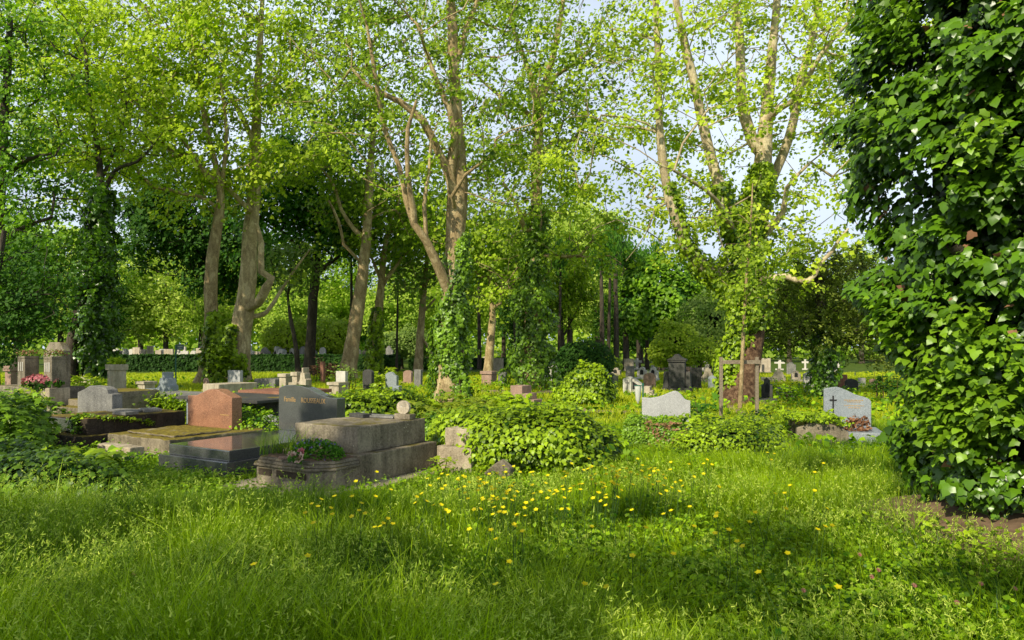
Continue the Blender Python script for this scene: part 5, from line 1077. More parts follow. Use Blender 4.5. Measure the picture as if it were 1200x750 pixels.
# T3: big plane with a crooked side limb
make_tree('plane_tree', 33, [
  [(276, 444, 0, 38), (280, 415, 0, 31), (284, 375, 0, 27), (290, 330, 0, 23), (292, 290, 0, 21), (296, 250, 0, 19), (299, 200, 0, 16), (300, 150, 0, 13), (302, 100, 0, 11), (305, 50, 0, 8), (308, -10, 0, 5)],
  [(291, 362, 0, 14), (302, 355, -.5, 13), (312, 338, -1, 12), (318, 326, -1, 11), (306, 318, -1, 10), (306, 285, -1, 8), (300, 262, -1, 6)],
  [(290, 372, 0, 8), (312, 366, 1.4, 6), (328, 342, 2, 4.5), (347, 314, 2, 3), (365, 290, 2, 2)],
  [(297, 250, 0, 10), (284, 238, -1, 7), (262, 215, -1.5, 6), (235, 195, -2, 5), (200, 175, -2, 4), (170, 150, -2, 3)],
  [(299, 170, 0, 8), (280, 130, -.5, 7), (262, 100, -1, 6), (240, 60, -1, 4)]],
 [(210, 100, 0, 5, 4, 6), (300, 60, 0, 5, 4, 6), (360, 110, 0, 4, 4, 4.5), (120, 130, -1, 4.5, 4, 4.5), (220, 215, -2, 4, 3, 2), (170, 30, 0, 6, 4, 5), (340, 200, 0, 2.6, 3, 2), (260, -50, 0, 8, 6, 4)], 480,
 'big plane tree with a crooked side limb, on the lawn at left', 'plane', 'bark_pale', 13, per=50, lsize=.215, sig=.6, zmin=6, tip=.012,
 ivy=[ivy_px([(266, 440, -.6, 22), (268, 410, -.6, 18), (272, 380, -.5, 12)], 33, 900, .16), ivy_px([(280, 440, -.9, 26), (281, 415, -.9, 16)], 33, 500, .16)])
# T2
make_tree('plane_tree', 31, [
  [(242, 450, 0, 30), (245, 420, 0, 22), (247, 370, 0, 18), (248, 320, 0, 17), (252, 280, 0, 15), (257, 250, 0, 13), (258, 225, 0, 10), (252, 190, 0, 8), (242, 150, 0, 7), (235, 110, 0, 6), (228, 60, 0, 4), (220, 10, 0, 3)],
  [(256, 240, 0, 8), (262, 200, 0, 6), (265, 150, 0, 5), (258, 90, 0, 4)],
  [(248, 215, 0, 7), (225, 180, -1, 5), (205, 150, -1, 4), (180, 120, -1, 3)]],
 [(220, 130, 0, 4.5, 4, 4.5), (150, 90, 0, 4.5, 4, 4.5), (260, 60, 0, 4, 4, 4.5), (120, 180, 0, 3.5, 3, 2.8), (90, 60, 0, 4, 4, 5)], 340,
 'plane tree with ivy round its foot, just left of the one with the crooked limb', 'plane', 'bark_plane', 12, per=50, lsize=.205, sig=.58, zmin=6, tip=.012,
 ivy=[ivy_px([(252, 448, -.3, 36), (250, 420, -.3, 32), (249, 390, -.3, 22), (250, 365, -.2, 12)], 31, 2200, .15)])
# T1
ivy_mat['dark ivy-draped tree rising behind the two planter pillars'] = 'ivy_dark'
make_tree('ivy_clad_tree', 27, [
  [(80, 447, 0, 22), (86, 410, 0, 20), (96, 350, 0, 17), (104, 300, 0, 14), (113, 255, 0, 11), (118, 210, 0, 9), (112, 160, 0, 7), (104, 110, 0, 5), (100, 60, 0, 4)],
  [(116, 235, 0, 7), (135, 200, 0, 5), (160, 190, -1, 4), (180, 170, -1, 3)],
  [(117, 215, 0, 6), (140, 160, 1, 4), (150, 110, 1, 3)]],
 [(110, 110, 0, 3, 3, 4), (60, 90, 0, 3, 3, 4), (160, 180, 0, 2.5, 2.5, 2), (80, 190, 0, 2.6, 2.5, 2.2)], 260,
 'dark ivy-draped tree rising behind the two planter pillars', 'plane', 'bark_dark', 11, per=48, lsize=.16, sig=.5, zmin=6, tip=.01,
 ivy=[ivy_px([(108, 440, .3, 50), (112, 380, .3, 60), (113, 320, .2, 56), (116, 270, 0, 44), (118, 220, 0, 30)], 27, 6500, .16)])
# lime tree on the far left
make_tree('lime_tree', 23, [
  [(-12, 470, 0, 24), (-10, 380, 0, 20), (-4, 300, 0, 17), (0, 200, 0, 14), (8, 100, 0, 10), (12, 20, 0, 7)],
  [(-5, 300, 0, 8), (20, 270, -1, 6), (60, 255, -1, 4)], [(0, 220, 0, 8), (25, 190, -1, 6), (60, 180, -1, 3)]],
 [(5, 80, 0, 2.4, 3, 4), (35, 210, 0, 2.3, 2.5, 2.8), (15, 310, -.5, 2.2, 2.5, 1.9), (60, 290, .8, 1.5, 2, 2.2), (-30, 330, 0, 2.0, 2, 2)], 430,
 'layered bright green lime tree at the left edge', 'lime', 'bark_dark', 21, per=48, lsize=.15, sig=.5, zmin=2.5, tip=.009, flat=.3)
make_tree('holly_tree', 18, [
  [(-30, 480, 0, 18), (-20, 400, 0, 14), (-5, 330, 0, 10), (5, 270, 0, 6)], [(-15, 380, 0, 7), (20, 360, 0, 5), (40, 345, 0, 3)]],
 [(5, 320, 0, 1.5, 1.3, 1.2), (35, 370, 0, 1.2, 1.2, .9), (-20, 380, 0, 1.6, 1.2, 1.1)], 170,
 'dense dark holly-like tree low at the left edge', 'darkleaf', 'bark_dark', 22, per=60, lsize=.10, sig=.36, zmin=1, tip=.007)
# T4 dark chestnut
make_tree('chestnut_tree', 42, [
  [(362, 440, 0, 17), (364, 400, 0, 14), (367, 350, 0, 13), (370, 320, 0, 12), (372, 280, 0, 9), (375, 230, 0, 6)],
  [(370, 322, 0, 8), (382, 312, -1, 6), (398, 300, -1, 4)], [(371, 310, 0, 7), (350, 290, -1, 5), (330, 270, -1, 3)]],
 [(360, 240, 0, 4.2, 4, 3.6), (325, 260, 0, 3, 3, 3), (400, 265, 0, 3, 3, 3), (365, 180, 0, 3.6, 3, 3)], 330,
 'dark dense chestnut tree between the crooked plane and the leaning plane', 'chestnut', 'bark_dark', 24, per=60, lsize=.27, sig=.8, zmin=6.5, tip=.014)
make_tree('chestnut_tree', 50, [
  [(251, 440, 0, 12), (250, 350, 0, 10), (238, 280, 0, 7)], [(250, 340, 0, 6), (215, 300, 0, 4)]],
 [(215, 265, 0, 4.5, 4, 4.2), (185, 235, 0, 3, 3, 3), (300, 300, 0, 2.5, 3, 2.2), (245, 320, 0, 2, 3, 1.6)], 300,
 'dark green chestnut seen behind the two left plane trunks', 'darkleaf', 'bark_dark', 25, per=70, lsize=.3, sig=.9, zmin=5, tip=.014)
# T6, T7, T9 slimmer trees
make_tree('plane_tree', 40, [
  [(436, 438, 0, 17), (439, 400, 0, 14), (444, 360, 0, 12), (448, 320, 0, 9), (451, 290, 0, 7), (460, 250, 0, 5)],
  [(446, 335, 0, 7), (460, 318, 0, 5), (472, 300, 0, 3)], [(446, 330, 0, 6), (437, 305, 0, 4), (430, 290, 0, 3)]],
 [(450, 235, 0, 4, 3.5, 3.4), (480, 270, 0, 2.6, 3, 2.2), (425, 260, 0, 2.4, 3, 2.4)], 230,
 'slender forked plane tree with ivy, right of the leaning plane', 'plane_dark', 'bark_plane', 26, per=42, lsize=.24, sig=.8, zmin=6, tip=.012,
 ivy=[ivy_px([(438, 436, 0, 26), (440, 400, 0, 22), (443, 360, 0, 15)], 40, 2200, .19)])
make_tree('plane_tree', 45, [
  [(490, 435, 0, 12), (492, 400, 0, 11), (495, 360, 0, 9), (498, 330, 0, 7), (502, 290, 0, 5)],
  [(493, 395, 0, 5), (501, 405, 0, 4), (508, 420, 0, 3)], [(496, 365, 0, 5), (510, 350, 0, 3)]],
 [(500, 265, 0, 3.6, 3, 3.5), (560, 300, 0, 3.4, 3, 3), (470, 320, 0, 2, 2, 2)], 210,
 'thin pale plane tree just left of the ivy-wrapped trunk', 'olive', 'bark_plane', 27, per=44, lsize=.28, sig=.9, zmin=6, tip=.013)
make_tree('plane_tree', 36, [
  [(572, 442, 0, 13), (574, 410, 0, 12), (577, 375, 0, 10), (576, 350, 0, 6), (574, 325, 0, 4)],
  [(577, 368, 0, 7), (586, 355, 0, 5), (588, 330, 0, 3)]],
 [(575, 300, 0, 2.2, 2.5, 2.4), (590, 330, 0, 1.6, 2, 1.4), (560, 270, 0, 2.6, 2.5, 2.2)], 170,
 'slim grey plane tree forking low between the two ivy columns', 'plane_dark', 'bark_plane', 28, per=44, lsize=.22, sig=.75, zmin=4, tip=.011)
make_tree('thin_tree', 38, [[(350, 440, 0, 8), (346, 400, 0, 6), (340, 370, 0, 5), (337, 345, 0, 3)]], [(338, 315, 0, 1.6, 2, 1.6)], 60, 'thin bare stemmed tree close beside the chestnut trunk', 'olive', 'bark_dark', 29, per=34, lsize=.2, sig=.6, zmin=5)
# the staked sapling
make_tree('sapling', 15.3, [[(867, 478, 0, 6.5), (870, 420, 0, 5.5), (873, 350, 0, 4.6), (878, 290, 0, 3.6), (881, 240, 0, 2.6), (882, 215, 0, 1.5)]],
 [(875, 330, 0, .75, .8, .95), (872, 270, 0, .7, .7, .9), (868, 380, 0, .5, .5, .35)], 80, 'young sapling with thin trunk growing in the stake frame', 'plane_dark', 'bark_plane', 30, per=22, lsize=.09, sig=.16, zmin=2.0, tip=.003, seg=.25)
# yew
def yew():
    d = 23; t = empty('yew_tree', (gx(965, d), d, 0), 0, 'broad dark yew with drooping sprays and an ivy-clad trunk', 'tree'); org = np.array([gx(965, d), d, 0]); T = Tree(77)
    T.limb(pxl([(964, 474, 0, 26), (966, 440, 0, 20), (965, 400, 0, 20), (962, 350, 0, 14), (960, 310, 0, 8)], d)); rg = np.random.default_rng(78)
    tg = blob_points(px_blobs([(960, 340, 0, 2.1, 1.8, 1.4), (925, 365, 0, 1.4, 1.6, 1.3), (1005, 355, 0, 1.7, 1.6, 1.5), (1000, 320, 0, 1.3, 1.3, 1), (905, 390, -.3, .8, 1, .7), (1030, 400, 0, 1.2, 1, .8), (955, 395, -.5, 1.4, .8, .5)], d), 420, rg, .3)
    T.grow(tg, 2.0, .4, tip=.007); pk = Pack(); T.wood(pk); pk.build('trunk', [M['bark_dark']], t, True, org)
    tips = T.tips(.6); C = np.array([q[0] for q in tips]); n = len(C) * 46; i = rg.integers(0, len(C), n); u = rg.uniform(0, 1, n)
    a = rg.uniform(0, 6.28, len(C))[i] + rg.normal(0, .5, n); P = C[i] + np.stack([np.cos(a) * u * .3, np.sin(a) * u * .3, -u * u * .42 + .1], 1) + rg.normal(0, .05, (n, 3))
    N = rg.normal(0, .6, (n, 3)) + [0, -.2, .7]; Td = np.stack([np.cos(a), np.sin(a), -1.1 * u], 1) + rg.normal(0, .5, (n, 3)); tt = np.clip(rg.uniform(0, 1, len(C))[i] * .6 + .35 * (1 - u) + rg.normal(0, .15, n), 0, 1)
    pk = Pack(); pk.add(*leaves(P, N, Td, rg.uniform(.09, .16, n), tt, (LEAF_S[0] * [.55, 1, 1], LEAF_S[1]), rg)); pk.build('crown', [M['yew']], t, False, org)
    pk = Pack(); P, r, n, s = ivy_px([(964, 474, -.2, 50), (966, 445, -.2, 36), (966, 410, -.1, 34), (963, 370, 0, 26)], d, 3400, .11); trunk_ivy(pk, P, r, n, s, rg); pk.build('ivy', [M['ivy_dark']], t, False, org)
yew()
# background conifers and bushes
def cone_tree(name, px, d, top, blobs, label, mat, seed, n, size, cat='tree', bare=None, tpl=LEAF_S, twg='bark_dark'):
    t = empty(name, (gx(px, d), d, 0), 0, label, cat); B = [(gx(a, d) - gx(px, d), 0 + c, gz(b, d), rx, ry, rz) for a, b, c, rx, ry, rz in blobs]
    rg = np.random.default_rng(seed)
    T = Tree(seed); zt = max(b[2] + b[5] * .4 for b in B); T.limb([(0, 0, -.1, size * .9), (0, 0, zt * .5, size * .7), (0, 0, zt, .05)]); T.grow(blob_points(B, 50, rg, .5), .8, .7, tip=.014); pk = Pack(); T.wood(pk); pk.build('trunk', [M[twg]], t, True)
    leafy('crown', B, n, size, tpl, M[mat], t, seed, jit=size * .7, lump=size * 2.2, lscale=size * 4.5, hang=-.3, upn=.6, spread=.6, core=True, corek=.3, zmin=.3); return t
cone_tree('golden_conifer', 790, 40, 375, [(790, 400, 0, 1.15, 1.0, 1.1), (781, 413, 0, .9, .9, .7), (802, 414, 0, .9, .9, .6)], 'rounded golden-green conifer behind the blackened monument', 'golden', 61, 5200, .17)
cone_tree('grey_conifer', 832, 42, 345, [(835, 375, 0, 1.9, 1.7, 1.6), (825, 395, 0, 1.5, 1.5, 1.1), (850, 400, 0, 1.3, 1.3, .9)], 'grey-green conifer left of the huge plane', 'olive', 62, 6500, .18)
cone_tree('light_shrub', 820, 38, 400, [(820, 412, 0, .8, .8, .65)], 'pale yellow shrub right of the blackened monument', 'golden', 63, 1800, .14, 'shrub')
cone_tree('golden_bush', 337, 60, 375, [(325, 395, 0, 1.3, 1.2, 1.2), (345, 392, 0, 1.5, 1.2, 1.3), (357, 400, 0, 1, 1, .8)], 'golden-yellow dome bush left of the chestnut trunk', 'golden', 64, 5000, .22, 'bush')
cone_tree('golden_bush', 392, 60, 375, [(382, 395, 0, 1.3, 1.2, 1.3), (400, 393, 0, 1.4, 1.2, 1.3)], 'golden-yellow bush behind the leaning plane trunk', 'golden', 65, 4500, .22, 'bush')
cone_tree('bright_chestnut', 775, 55, 305, [(775, 345, 0, 2.8, 2.5, 2.6), (750, 365, 0, 1.8, 2, 1.8), (800, 360, 0, 2, 2, 2.0), (760, 330, 0, 1.9, 2, 1.6)], 'bright leafy chestnut tree behind the golden-green conifer', 'lime', 66, 12000, .3, tpl=LEAF_M)
cone_tree('small_conifer', 470, 58, 390, [(463, 405, 0, 1.6, 1.3, 1.1), (485, 402, 0, 1.6, 1.3, 1.2)], 'olive bush row behind the yellow-flowering shrub', 'olive', 67, 4200, .22, 'bush')

# belt of trees at the back: five grown once, then copied
belt = []
KIND = [('belt_mid', 'mid green broadleaf', 7.5, 6), ('belt_pale', 'pale olive broadleaf', 7, 5.5), ('darkleaf', 'dark green broadleaf', 7, 5), ('plane_dark', 'loose yellow-green plane', 9, 6), ('chestnut', 'deep green chestnut', 6.5, 5.5)]
for i, (lf, nm, hz, rr_) in enumerate(KIND):
    t = make_tree('background_tree', 0, [[(0, 0, 0, .32), (.1, 0, 3, .26), (.2, .1, 6, .2), (.1, 0, 10, .12), (0, 0, 13, .05)], [(.1, 0, 4.5, .14), (1.2, .4, 6.5, .10), (2, .6, 9, .05)], [(.1, 0, 3.8, .14), (-1.2, -.4, 6, .10), (-2.4, -.6, 8, .05)]],
        [(0, 0, hz + 3, rr_ * .75, rr_ * .6, 4.2), (2.2, 0, hz - .5, rr_ * .5, rr_ * .5, 3), (-2.4, .3, hz, rr_ * .5, rr_ * .5, 3.2), (0, 0, hz - 2, rr_ * .6, rr_ * .5, 2.6)], 200, 'x', lf, 'bark_dark', 40 + i, per=52, lsize=.36, sig=.95, zmin=2.2, root=(0, 0), tip=.018, seg=.8)
    belt.append(t)
# (px, distance, kind, scale)
B = [(20, 62, 2, 1.0), (70, 75, 0, 1.1), (130, 70, 1, .95), (165, 85, 3, 1.15), (195, 72, 1, .9), (235, 88, 0, 1.15), (275, 78, 1, .95), (320, 90, 3, 1.1), (350, 76, 0, .8), (395, 84, 0, .95), (430, 95, 4, .9), (462, 78, 0, .85), (500, 88, 1, 1.0), (545, 80, 0, 1.0),
     (590, 92, 3, 1.05), (632, 74, 1, 1.1), (668, 84, 3, 1.3), (700, 72, 1, 1.15), (722, 92, 0, 1.0), (752, 80, 2, .72), (800, 90, 1, .8), (840, 82, 0, .85), (880, 94, 0, .9), (925, 84, 3, .9), (960, 96, 1, .9), (1010, 80, 0, .95), (1060, 88, 2, 1.0), (1120, 80, 0, 1.0), (-40, 68, 2, 1.05), (610, 60, 2, .62), (735, 62, 2, .60), (115, 55, 2, .6), (660, 50, 3, .6), (1150, 60, 2, .9)]
marks = [(60, 'the planter pillars'), (150, 'the pale planter box'), (230, 'the hedge sign'), (290, 'the crooked plane'), (350, 'the golden dome bush'), (420, 'the leaning plane'), (480, 'the yellow-flowering shrub'), (540, 'the ivy-wrapped trunk'), (590, 'the slim grey plane'), (640, 'the second ivy column'), (700, 'the ivy-covered stump'), (760, 'the niche tombs'), (810, 'the blackened monument'), (880, 'the huge plane'), (960, 'the yew'), (1060, 'the big ivy tree'), (1200, 'the right edge')]
used = {}
for px, d, k, s in B:
    if k not in used: o_ = belt[k]; used[k] = 1
    else: o_ = copy_tree(belt[k])
    o_.location = (gx(px, d), d, 0); o_.rotation_euler = (0, 0, random.uniform(0, 6.28)); o_.scale = (s * random.uniform(.9, 1.15), s, s * random.uniform(.9, 1.1))
    mk = min(marks, key=lambda a: abs(a[0] - px))[1]; depth = 'nearest' if d < 66 else ('near' if d < 78 else 'mid-depth' if d < 87 else 'far')
    lb = '%s tree of the back belt, %s row, seen behind %s' % (KIND[k][1], depth, mk)
    if 'chestnut' in lb: lb = lb.replace(' of the back belt', '')
    lb = {-40: 'dark green broadleaf tree of the back belt at the extreme left edge', 1120: 'mid green broadleaf tree of the back belt hidden behind the big ivy tree'}.get(px, lb)
    tag(o_, lb, 'tree', 'trees of the back belt')
# wood beyond, one mass
rg = np.random.default_rng(90); n = 52000; x = rg.uniform(-130, 130, n); hh = 8 + 6 * vnoise(x, x * 0, 9, 3) + 3 * vnoise(x, x * 0, 3, 4); z = hh * rg.uniform(0, 1, n) ** .8; y = 118 + rg.uniform(0, 8, n) + (1 - z / hh) * -4 + 4 * vnoise(x, z, 4, 6)
tt = np.clip(vnoise(x, z, 3.0, 7) * .9 + rg.normal(0, .15, n), 0, 1); pk = Pack()
pk.add(*leaves(np.stack([x, y, z], 1), rg.normal(0, .6, (n, 3)) + [0, -.8, .5], rg.normal(0, 1, (n, 3)), rg.uniform(.6, 1.1, n), tt, LEAF_M, rg)); tag(pk.build('distant_wood', [M['belt_mid']]), 'far wood closing the view behind all the trees', 'wood', kind='stuff')
# slim dark trunks far back among the graves
tk = None; slim = []
for i, (px, d, w, hh) in enumerate([(655, 46, .28, 7), (668, 50, .35, 8), (706, 44, .4, 7), (713, 48, .3, 8), (722, 52, .5, 9), (734, 55, .6, 8), (748, 60, .45, 8), (758, 58, .4, 8), (768, 62, .55, 9), (412, 48, .3, 8), (465, 50, .22, 7), (604, 45, .3, 6), (562, 55, .4, 7)]):
    if tk is None:
        T = Tree(99); T.limb([(0, 0, -.1, .5), (.1, 0, 3, .42), (.35, .1, 6, .34), (.5, .1, 9, .2)]); T.grow(blob_points([(.3, 0, 9, 2.2, 2.2, 2)], 60, np.random.default_rng(1), .5), 5, .7, tip=.02)
        tk = empty('slim_tree', (0, 0, 0), 0); pk = Pack(); T.wood(pk); pk.build('trunk', [M['bark_dark']], tk, True); pk = Pack(); pk.add(*cluster_leaves(T.tips(.6), 34, .7, .32, LEAF_S, np.random.default_rng(2))); pk.build('crown', [M['chestnut']], tk); o_ = tk
    else: o_ = copy_tree(tk)
    o_.location = (gx(px, d), d, 0); o_.scale = (w * .9, w * .9, hh / 8); o_.rotation_euler = (0, 0, i * 1.9)
    mk = min(marks, key=lambda a: abs(a[0] - px))[1]
    tag(o_, ['thin', 'slim', 'slender', 'straight', 'stout', 'stoutest', 'leaning', 'plain', 'broad', 'lone', 'very thin', 'short', 'dim'][i] + ' dark-stemmed tree among the far graves behind ' + mk, 'tree', 'slim trees among the far graves')

# ------------------------------------------------------------------ the big ivy tree on the right
def ivy_tree():
    cx, cy = 4.62, 5.76; EXCL.append((cx - .1, cy - .95, .95, 1.1, 0)); t = empty('ivy_tree', (cx, cy, 0), 0, 'huge tree smothered in glossy dark ivy at the right edge', 'tree'); rg = np.random.default_rng(300)
    prof = [(-.05, .92), (.38, 1.06), (.8, 1.18), (1.25, 1.12), (1.7, 1.26), (2.1, 1.42), (2.55, 1.38), (3.0, 1.56), (3.4, 1.64), (3.85, 1.60), (4.3, 1.55), (5.1, 1.48), (6.2, 1.4), (7.5, 1.1)]
    pz = [a for a, b in prof]; pr = [b for a, b in prof]; Rf = lambda z: np.interp(z, pz, pr) * .915
    T = Tree(301); T.limb([(0, .1, -.1, .75), (.05, .1, .4, .55), (0, .1, 1.5, .45), (.1, .2, 3.5, .4), (0, .2, 6, .25), (0, .2, 8, .1)]); T.limb([(0, .1, 1.2, .2), (-.6, -.3, 1.9, .09), (-1.3, -.6, 2.4, .04)], 'near'); T.limb([(0, .1, 2.4, .2), (-.7, -.1, 3.1, .09), (-1.5, -.4, 3.6, .04)], 'near')
    pk = Pack(); T.wood(pk); pk.build('trunk', [M['bark_dark']], t, True)
    # added near-black core: shade inside the ivy put into its colour
    pk = Pack(); P = np.array([(0, 0, z) for z in np.linspace(.35, 7.2, 22)]); V, F = tube(P, Rf(P[:, 2]) * .64, 26); V = V + (vnoise(V[:, 0] * 2 + V[:, 2], V[:, 1] * 2 + V[:, 2], .6, 4)[:, None] - .5) * .3 * unit(V * [1, 1, 0]); pk.add(V, F); pk.build('inner_shade_core', [M['core']], t, True)
    pk = Pack()
    def put(ang, z, off, N, Td, S, tint):
        r = Rf(z) + off; P = np.stack([np.cos(ang) * r, np.sin(ang) * r, z], 1); k = P[:, 2] > .10 + .35 * np.clip(np.cos(ang + .9), 0, 1) * vnoise(ang * 3, z * 0, .5, 9)
        pk.add(*leaves(P[k], N[k], Td[k], S[k], np.clip(tint[k], 0, 1), LEAF_IVY, rg))
    # close coat, overlapping leaves lying down the trunk; gaps tinted darker as painted shade
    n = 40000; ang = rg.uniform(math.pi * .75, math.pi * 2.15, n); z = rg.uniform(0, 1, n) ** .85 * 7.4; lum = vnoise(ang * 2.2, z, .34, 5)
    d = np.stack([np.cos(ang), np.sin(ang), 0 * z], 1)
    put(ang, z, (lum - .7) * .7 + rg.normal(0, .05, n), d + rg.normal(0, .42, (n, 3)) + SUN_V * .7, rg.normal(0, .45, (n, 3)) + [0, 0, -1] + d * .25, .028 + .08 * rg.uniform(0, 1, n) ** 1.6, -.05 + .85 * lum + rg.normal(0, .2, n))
    # overhanging sprays, their tops tinted lighter as painted light
    ns_ = 330; sa = rg.uniform(math.pi * .78, math.pi * 2.1, ns_); sz = rg.uniform(.55, 7.2, ns_); sw = rg.uniform(.18, .42, ns_); so = rg.uniform(-.08, .16, ns_) * (sz > 1.6) + rg.uniform(-.10, .05, ns_)
    i = np.repeat(np.arange(ns_), 125); m = len(i); u = rg.normal(0, 1, m); v = rg.uniform(0, 1, m)
    ang = sa[i] + u * sw[i] / 2 * .62; z = sz[i] + .12 * (1 - u * u * .5) - v * sw[i] * .8; d = np.stack([np.cos(ang), np.sin(ang), 0 * z], 1)
    put(ang, z, so[i] + .22 * np.sin(np.clip(v, 0, 1) * 2.4) * (1 - .25 * u * u) - .1 + rg.normal(0, .03, m), d * (.35 + v[:, None] * .9) + [0, 0, .6] + SUN_V * .7 + rg.normal(0, .38, (m, 3)), d * .75 + [0, 0, -.55] + rg.normal(0, .35, (m, 3)), .03 + .07 * rg.uniform(0, 1, m) ** 1.3, .5 + .3 * (1 - v) + rg.normal(0, .2, m))
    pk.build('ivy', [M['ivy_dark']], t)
    pk = Pack(); n = 420; put(rg.uniform(math.pi * .8, math.pi * 2.1, n), rg.uniform(.3, 6, n), rg.uniform(-.05, .12, n), rg.normal(0, 1, (n, 3)), rg.normal(0, 1, (n, 3)), rg.uniform(.03, .08, n), rg.uniform(0, 1, n)); pk.build('dead_leaves', [M['dry']], t)
    # brighter shoots on the left flank
    pk = Pack(); n = 3800; i = rg.integers(0, 26, n); sa = rg.uniform(math.pi * .95, math.pi * 1.35, 26); sz = np.concatenate([rg.uniform(.9, 1.5, 12), rg.uniform(1.6, 5, 14)]); ang = sa[i] + rg.normal(0, .07, n); z = sz[i] + rg.normal(0, .11, n); d = np.stack([np.cos(ang), np.sin(ang), 0 * z], 1)
    put(ang, z, rg.uniform(-.05, .34, n), d * .5 + [0, 0, .8] + rg.normal(0, .4, (n, 3)), d * .7 + [0, 0, -.5] + rg.normal(0, .4, (n, 3)), rg.uniform(.045, .085, n), rg.uniform(.2, 1, n)); pk.build('ivy_shoots', [M['ivy']], t)
    pk = Pack(); a = np.linspace(0, 6.283, 32, endpoint=False); V = [(0, -.2, .42)]; 
    for k, (r, h) in enumerate(((.7, .36), (1.15, .24), (1.6, .10), (1.95, -.03))):
        V += [(r * (1 + .1 * math.sin(3 * x)) * math.cos(x), -.2 + r * (1 + .1 * math.cos(2 * x)) * math.sin(x), h + .03 * math.sin(5 * x + k)) for x in a]
    F3 = np.array([(0, 1 + j, 1 + (j + 1) % 32) for j in range(32)]); F4 = np.array([(1 + k * 32 + j, 1 + (k + 1) * 32 + j, 1 + (k + 1) * 32 + (j + 1) % 32, 1 + k * 32 + (j + 1) % 32) for k in range(3) for j in range(32)])
    tag(link('soil_mound', np_mesh('soil_mound', np.array(V), [F3, F4], M['soil'], smooth=True), loc=(cx, cy, 0)), kind='structure')
    n = 1500; ang = rg.uniform(math.pi * .9, math.pi * 2.05, n); r = rg.uniform(.95, 2.0, n); P = np.stack([cx + r * np.cos(ang), cy - .2 + r * np.sin(ang), .05 + rg.uniform(0, .14, n) + .08 * (2.0 - r)], 1); k = vnoise(P[:, 0], P[:, 1], .4, 3) > .42; P = P[k]; n = len(P)
    pk = Pack(); pk.add(*leaves(P, rg.normal(0, .4, (n, 3)) + [-.1, -.3, 1], rg.normal(0, 1, (n, 3)), rg.uniform(.03, .06, n), rg.uniform(0, 1, n), LEAF_IVY, rg)); tag(pk.build('creeping_ivy', [M['ivy_bright']]), 'small ivy leaves creeping over the soil below the big ivy tree', 'ivy', kind='stuff')
ivy_tree()
sown()

# ------------------------------------------------------------------ trees behind the camera: their shade dapples the meadow
def g_at(px, py): d = gd(py); return gx(px, d), d
sun_spots = [(-4.9, 6.9, .9, 1), (-4.1, 6.5, .5, 1), (*g_at(290, 655), .75, .9), (*g_at(1010, 600), .55, 1), (*g_at(930, 570), .7, 1), (*g_at(860, 560), .6, .9), (*g_at(1060, 650), .4, .9), (*g_at(560, 582), .8, .8), (*g_at(740, 575), .7, .9), (*g_at(130, 600), .5, .7), (*g_at(540, 548), .7, 1), (*g_at(655, 540), 1.1, 1), (*g_at(860, 530), 1.2, 1), (*g_at(30, 560), .8, .6), (*g_at(480, 545), .6, .8)]
rg = np.random.default_rng(400); tgt = []
while len(tgt) < 235:
    x, y = rg.uniform(-8, 4.6), rg.uniform(1, 13.5); lit = max(w * math.exp(-((x - a) ** 2 + (y - b) ** 2) / (r * r) / .8) for a, b, r, w in sun_spots)
    lit = max(lit, np.clip((y - 8.3) / 2.5, 0, .72)); 
    if any((x - a) ** 2 + (y - b) ** 2 < (r * .6 + .6) ** 2 for a, b, r, w in sun_spots): continue
    tombs = 7.3 < y < 9.2 and -4.6 < x < -1.6
    if y > 8.6 and not tombs and rg.uniform() < .95: continue
    if 5.6 < y and x > -1.2 and rg.uniform() < .35: continue
    h = rg.uniform(6.5, 12); p_ = np.array([x, y, 0]) + SUN_V * (h / SUN_V[2])
    if p_[1] > .5 and (p_[2] - 1.6) / p_[1] < .66 and abs(p_[0]) / p_[1] < .9: continue
    tgt.append(p_)
tgt = np.array(tgt); roots = [(-8.0, -6.0), (-14.0, -1.5), (-3, -9)]
own = np.argmin(np.stack([np.hypot(tgt[:, 0] - a, tgt[:, 1] - b) for a, b in roots]), 0)
for i, (a, b) in enumerate(roots):
    make_tree('plane_tree', 0, [[(a, b, -.1, .42), (a + .2, b, 3, .36), (a + .3, b + .3, 6.5, .3), (a + .4, b + .5, 9.5, .18)]], None, 0, ['plane tree standing behind the photographer, left', 'plane tree beyond the left edge of the meadow', 'plane tree standing behind the photographer, right'][i], 'plane_dark', 'bark_plane', 401 + i, per=150, lsize=.14, sig=.31, zmin=4.5, root=(a, b), targets=tgt[own == i], tip=.008, seg=.9, frac=.01)

# ------------------------------------------------------------------ sky, sun, camera
w = bpy.data.worlds.new('World'); sc.world = w; w.use_nodes = True; nt = w.node_tree; nt.nodes.clear()
sky = nt.nodes.new('ShaderNodeTexSky'); sky.sky_type = 'NISHITA'; sky.sun_disc = False; sky.sun_elevation = SUN_EL; sky.sun_rotation = math.atan2(SUN_DIR[0], SUN_DIR[1]); sky.dust_density = 2.2; sky.air_density = 1.0; sky.ozone_density = 1.0
tc = nt.nodes.new('ShaderNodeTexCoord'); cl = nt.nodes.new('ShaderNodeTexNoise'); cl.inputs['Scale'].default_value = 2.2; cl.inputs['Detail'].default_value = 6; nt.links.new(tc.outputs['Generated'], cl.inputs['Vector'])
cr = nt.nodes.new('ShaderNodeValToRGB'); cr.color_ramp.elements[0].position = .35; cr.color_ramp.elements[0].color = (.5, .5, .5, 1); cr.color_ramp.elements[1].position = .65; cr.color_ramp.elements[1].color = (.85, .85, .85, 1); nt.links.new(cl.outputs['Fac'], cr.inputs[0])
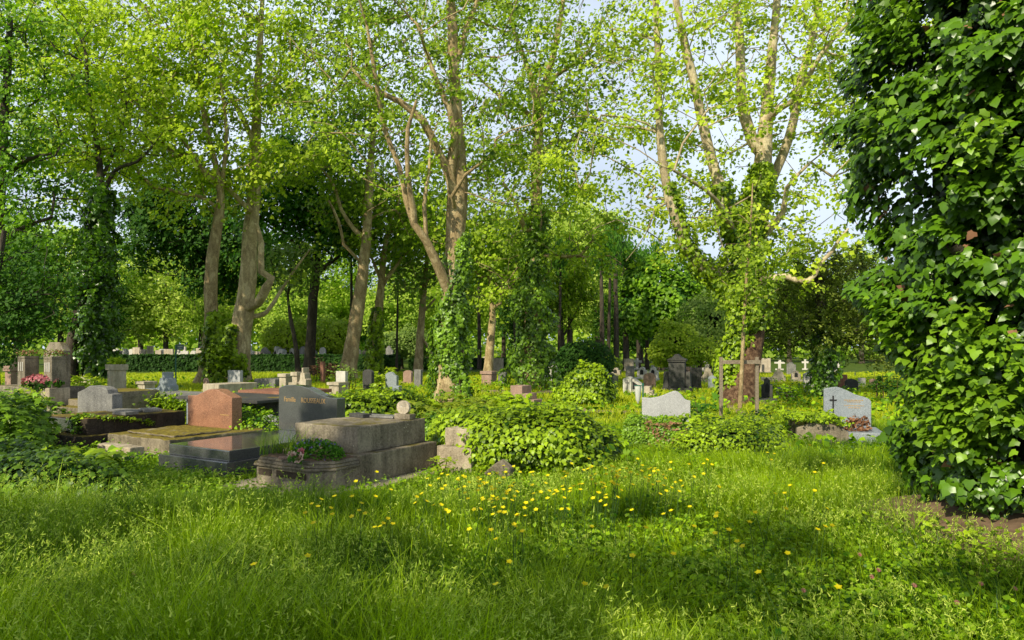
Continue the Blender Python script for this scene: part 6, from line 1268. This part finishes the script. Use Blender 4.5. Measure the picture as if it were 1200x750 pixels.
mx = nt.nodes.new('ShaderNodeMix'); mx.data_type = 'RGBA'; sp = nt.nodes.new('ShaderNodeSeparateXYZ'); nt.links.new(tc.outputs['Generated'], sp.inputs[0]); mr = nt.nodes.new('ShaderNodeMapRange'); nt.links.new(sp.outputs[2], mr.inputs[0])
for i_, v_ in enumerate((.42, .66, 1.3, .12)): mr.inputs[i_ + 1].default_value = v_
mm = nt.nodes.new('ShaderNodeMath'); mm.operation = 'MULTIPLY'; mm.use_clamp = True; nt.links.new(cr.outputs[0], mm.inputs[0]); nt.links.new(mr.outputs[0], mm.inputs[1]); nt.links.new(mm.outputs[0], mx.inputs[0]); nt.links.new(sky.outputs[0], mx.inputs[6]); mx.inputs[7].default_value = (9.8, 11.2, 13.2, 1)
bg = nt.nodes.new('ShaderNodeBackground'); bg.inputs[1].default_value = .09; nt.links.new(mx.outputs[2], bg.inputs[0]); ow = nt.nodes.new('ShaderNodeOutputWorld'); nt.links.new(bg.outputs[0], ow.inputs[0])
sl = bpy.data.lights.new('sun', 'SUN'); sl.energy = 5.0; sl.angle = R(.6); sl.color = (1, .92, .71); so = bpy.data.objects.new('sun', sl); col.objects.link(so); so.rotation_euler = Vector(SUN_V).to_track_quat('Z', 'Y').to_euler(); so.location = (0, 0, 30)
cam = bpy.data.cameras.new('camera'); co = bpy.data.objects.new('camera', cam); col.objects.link(co); sc.camera = co
co.location = (0, 0, CAM_H); co.rotation_euler = (R(90), 0, 0); cam.sensor_width = 36; cam.lens = 36 * FOC / 1200; cam.shift_y = (HOR - 375) / 1200; cam.clip_end = 6000; cam.clip_start = .05
sc.view_settings.view_transform = 'Standard'; sc.view_settings.look = 'None'; sc.view_settings.exposure = 0
sc.cycles.max_bounces = 7; sc.cycles.diffuse_bounces = 3; sc.cycles.glossy_bounces = 2; sc.cycles.transmission_bounces = 4; sc.cycles.use_denoising = True; sc.cycles.denoiser = 'OPENIMAGEDENOISE'; sc.cycles.sample_clamp_indirect = 4; sc.cycles.caustics_reflective = False; sc.cycles.caustics_refractive = False
sc.render.use_persistent_data = False
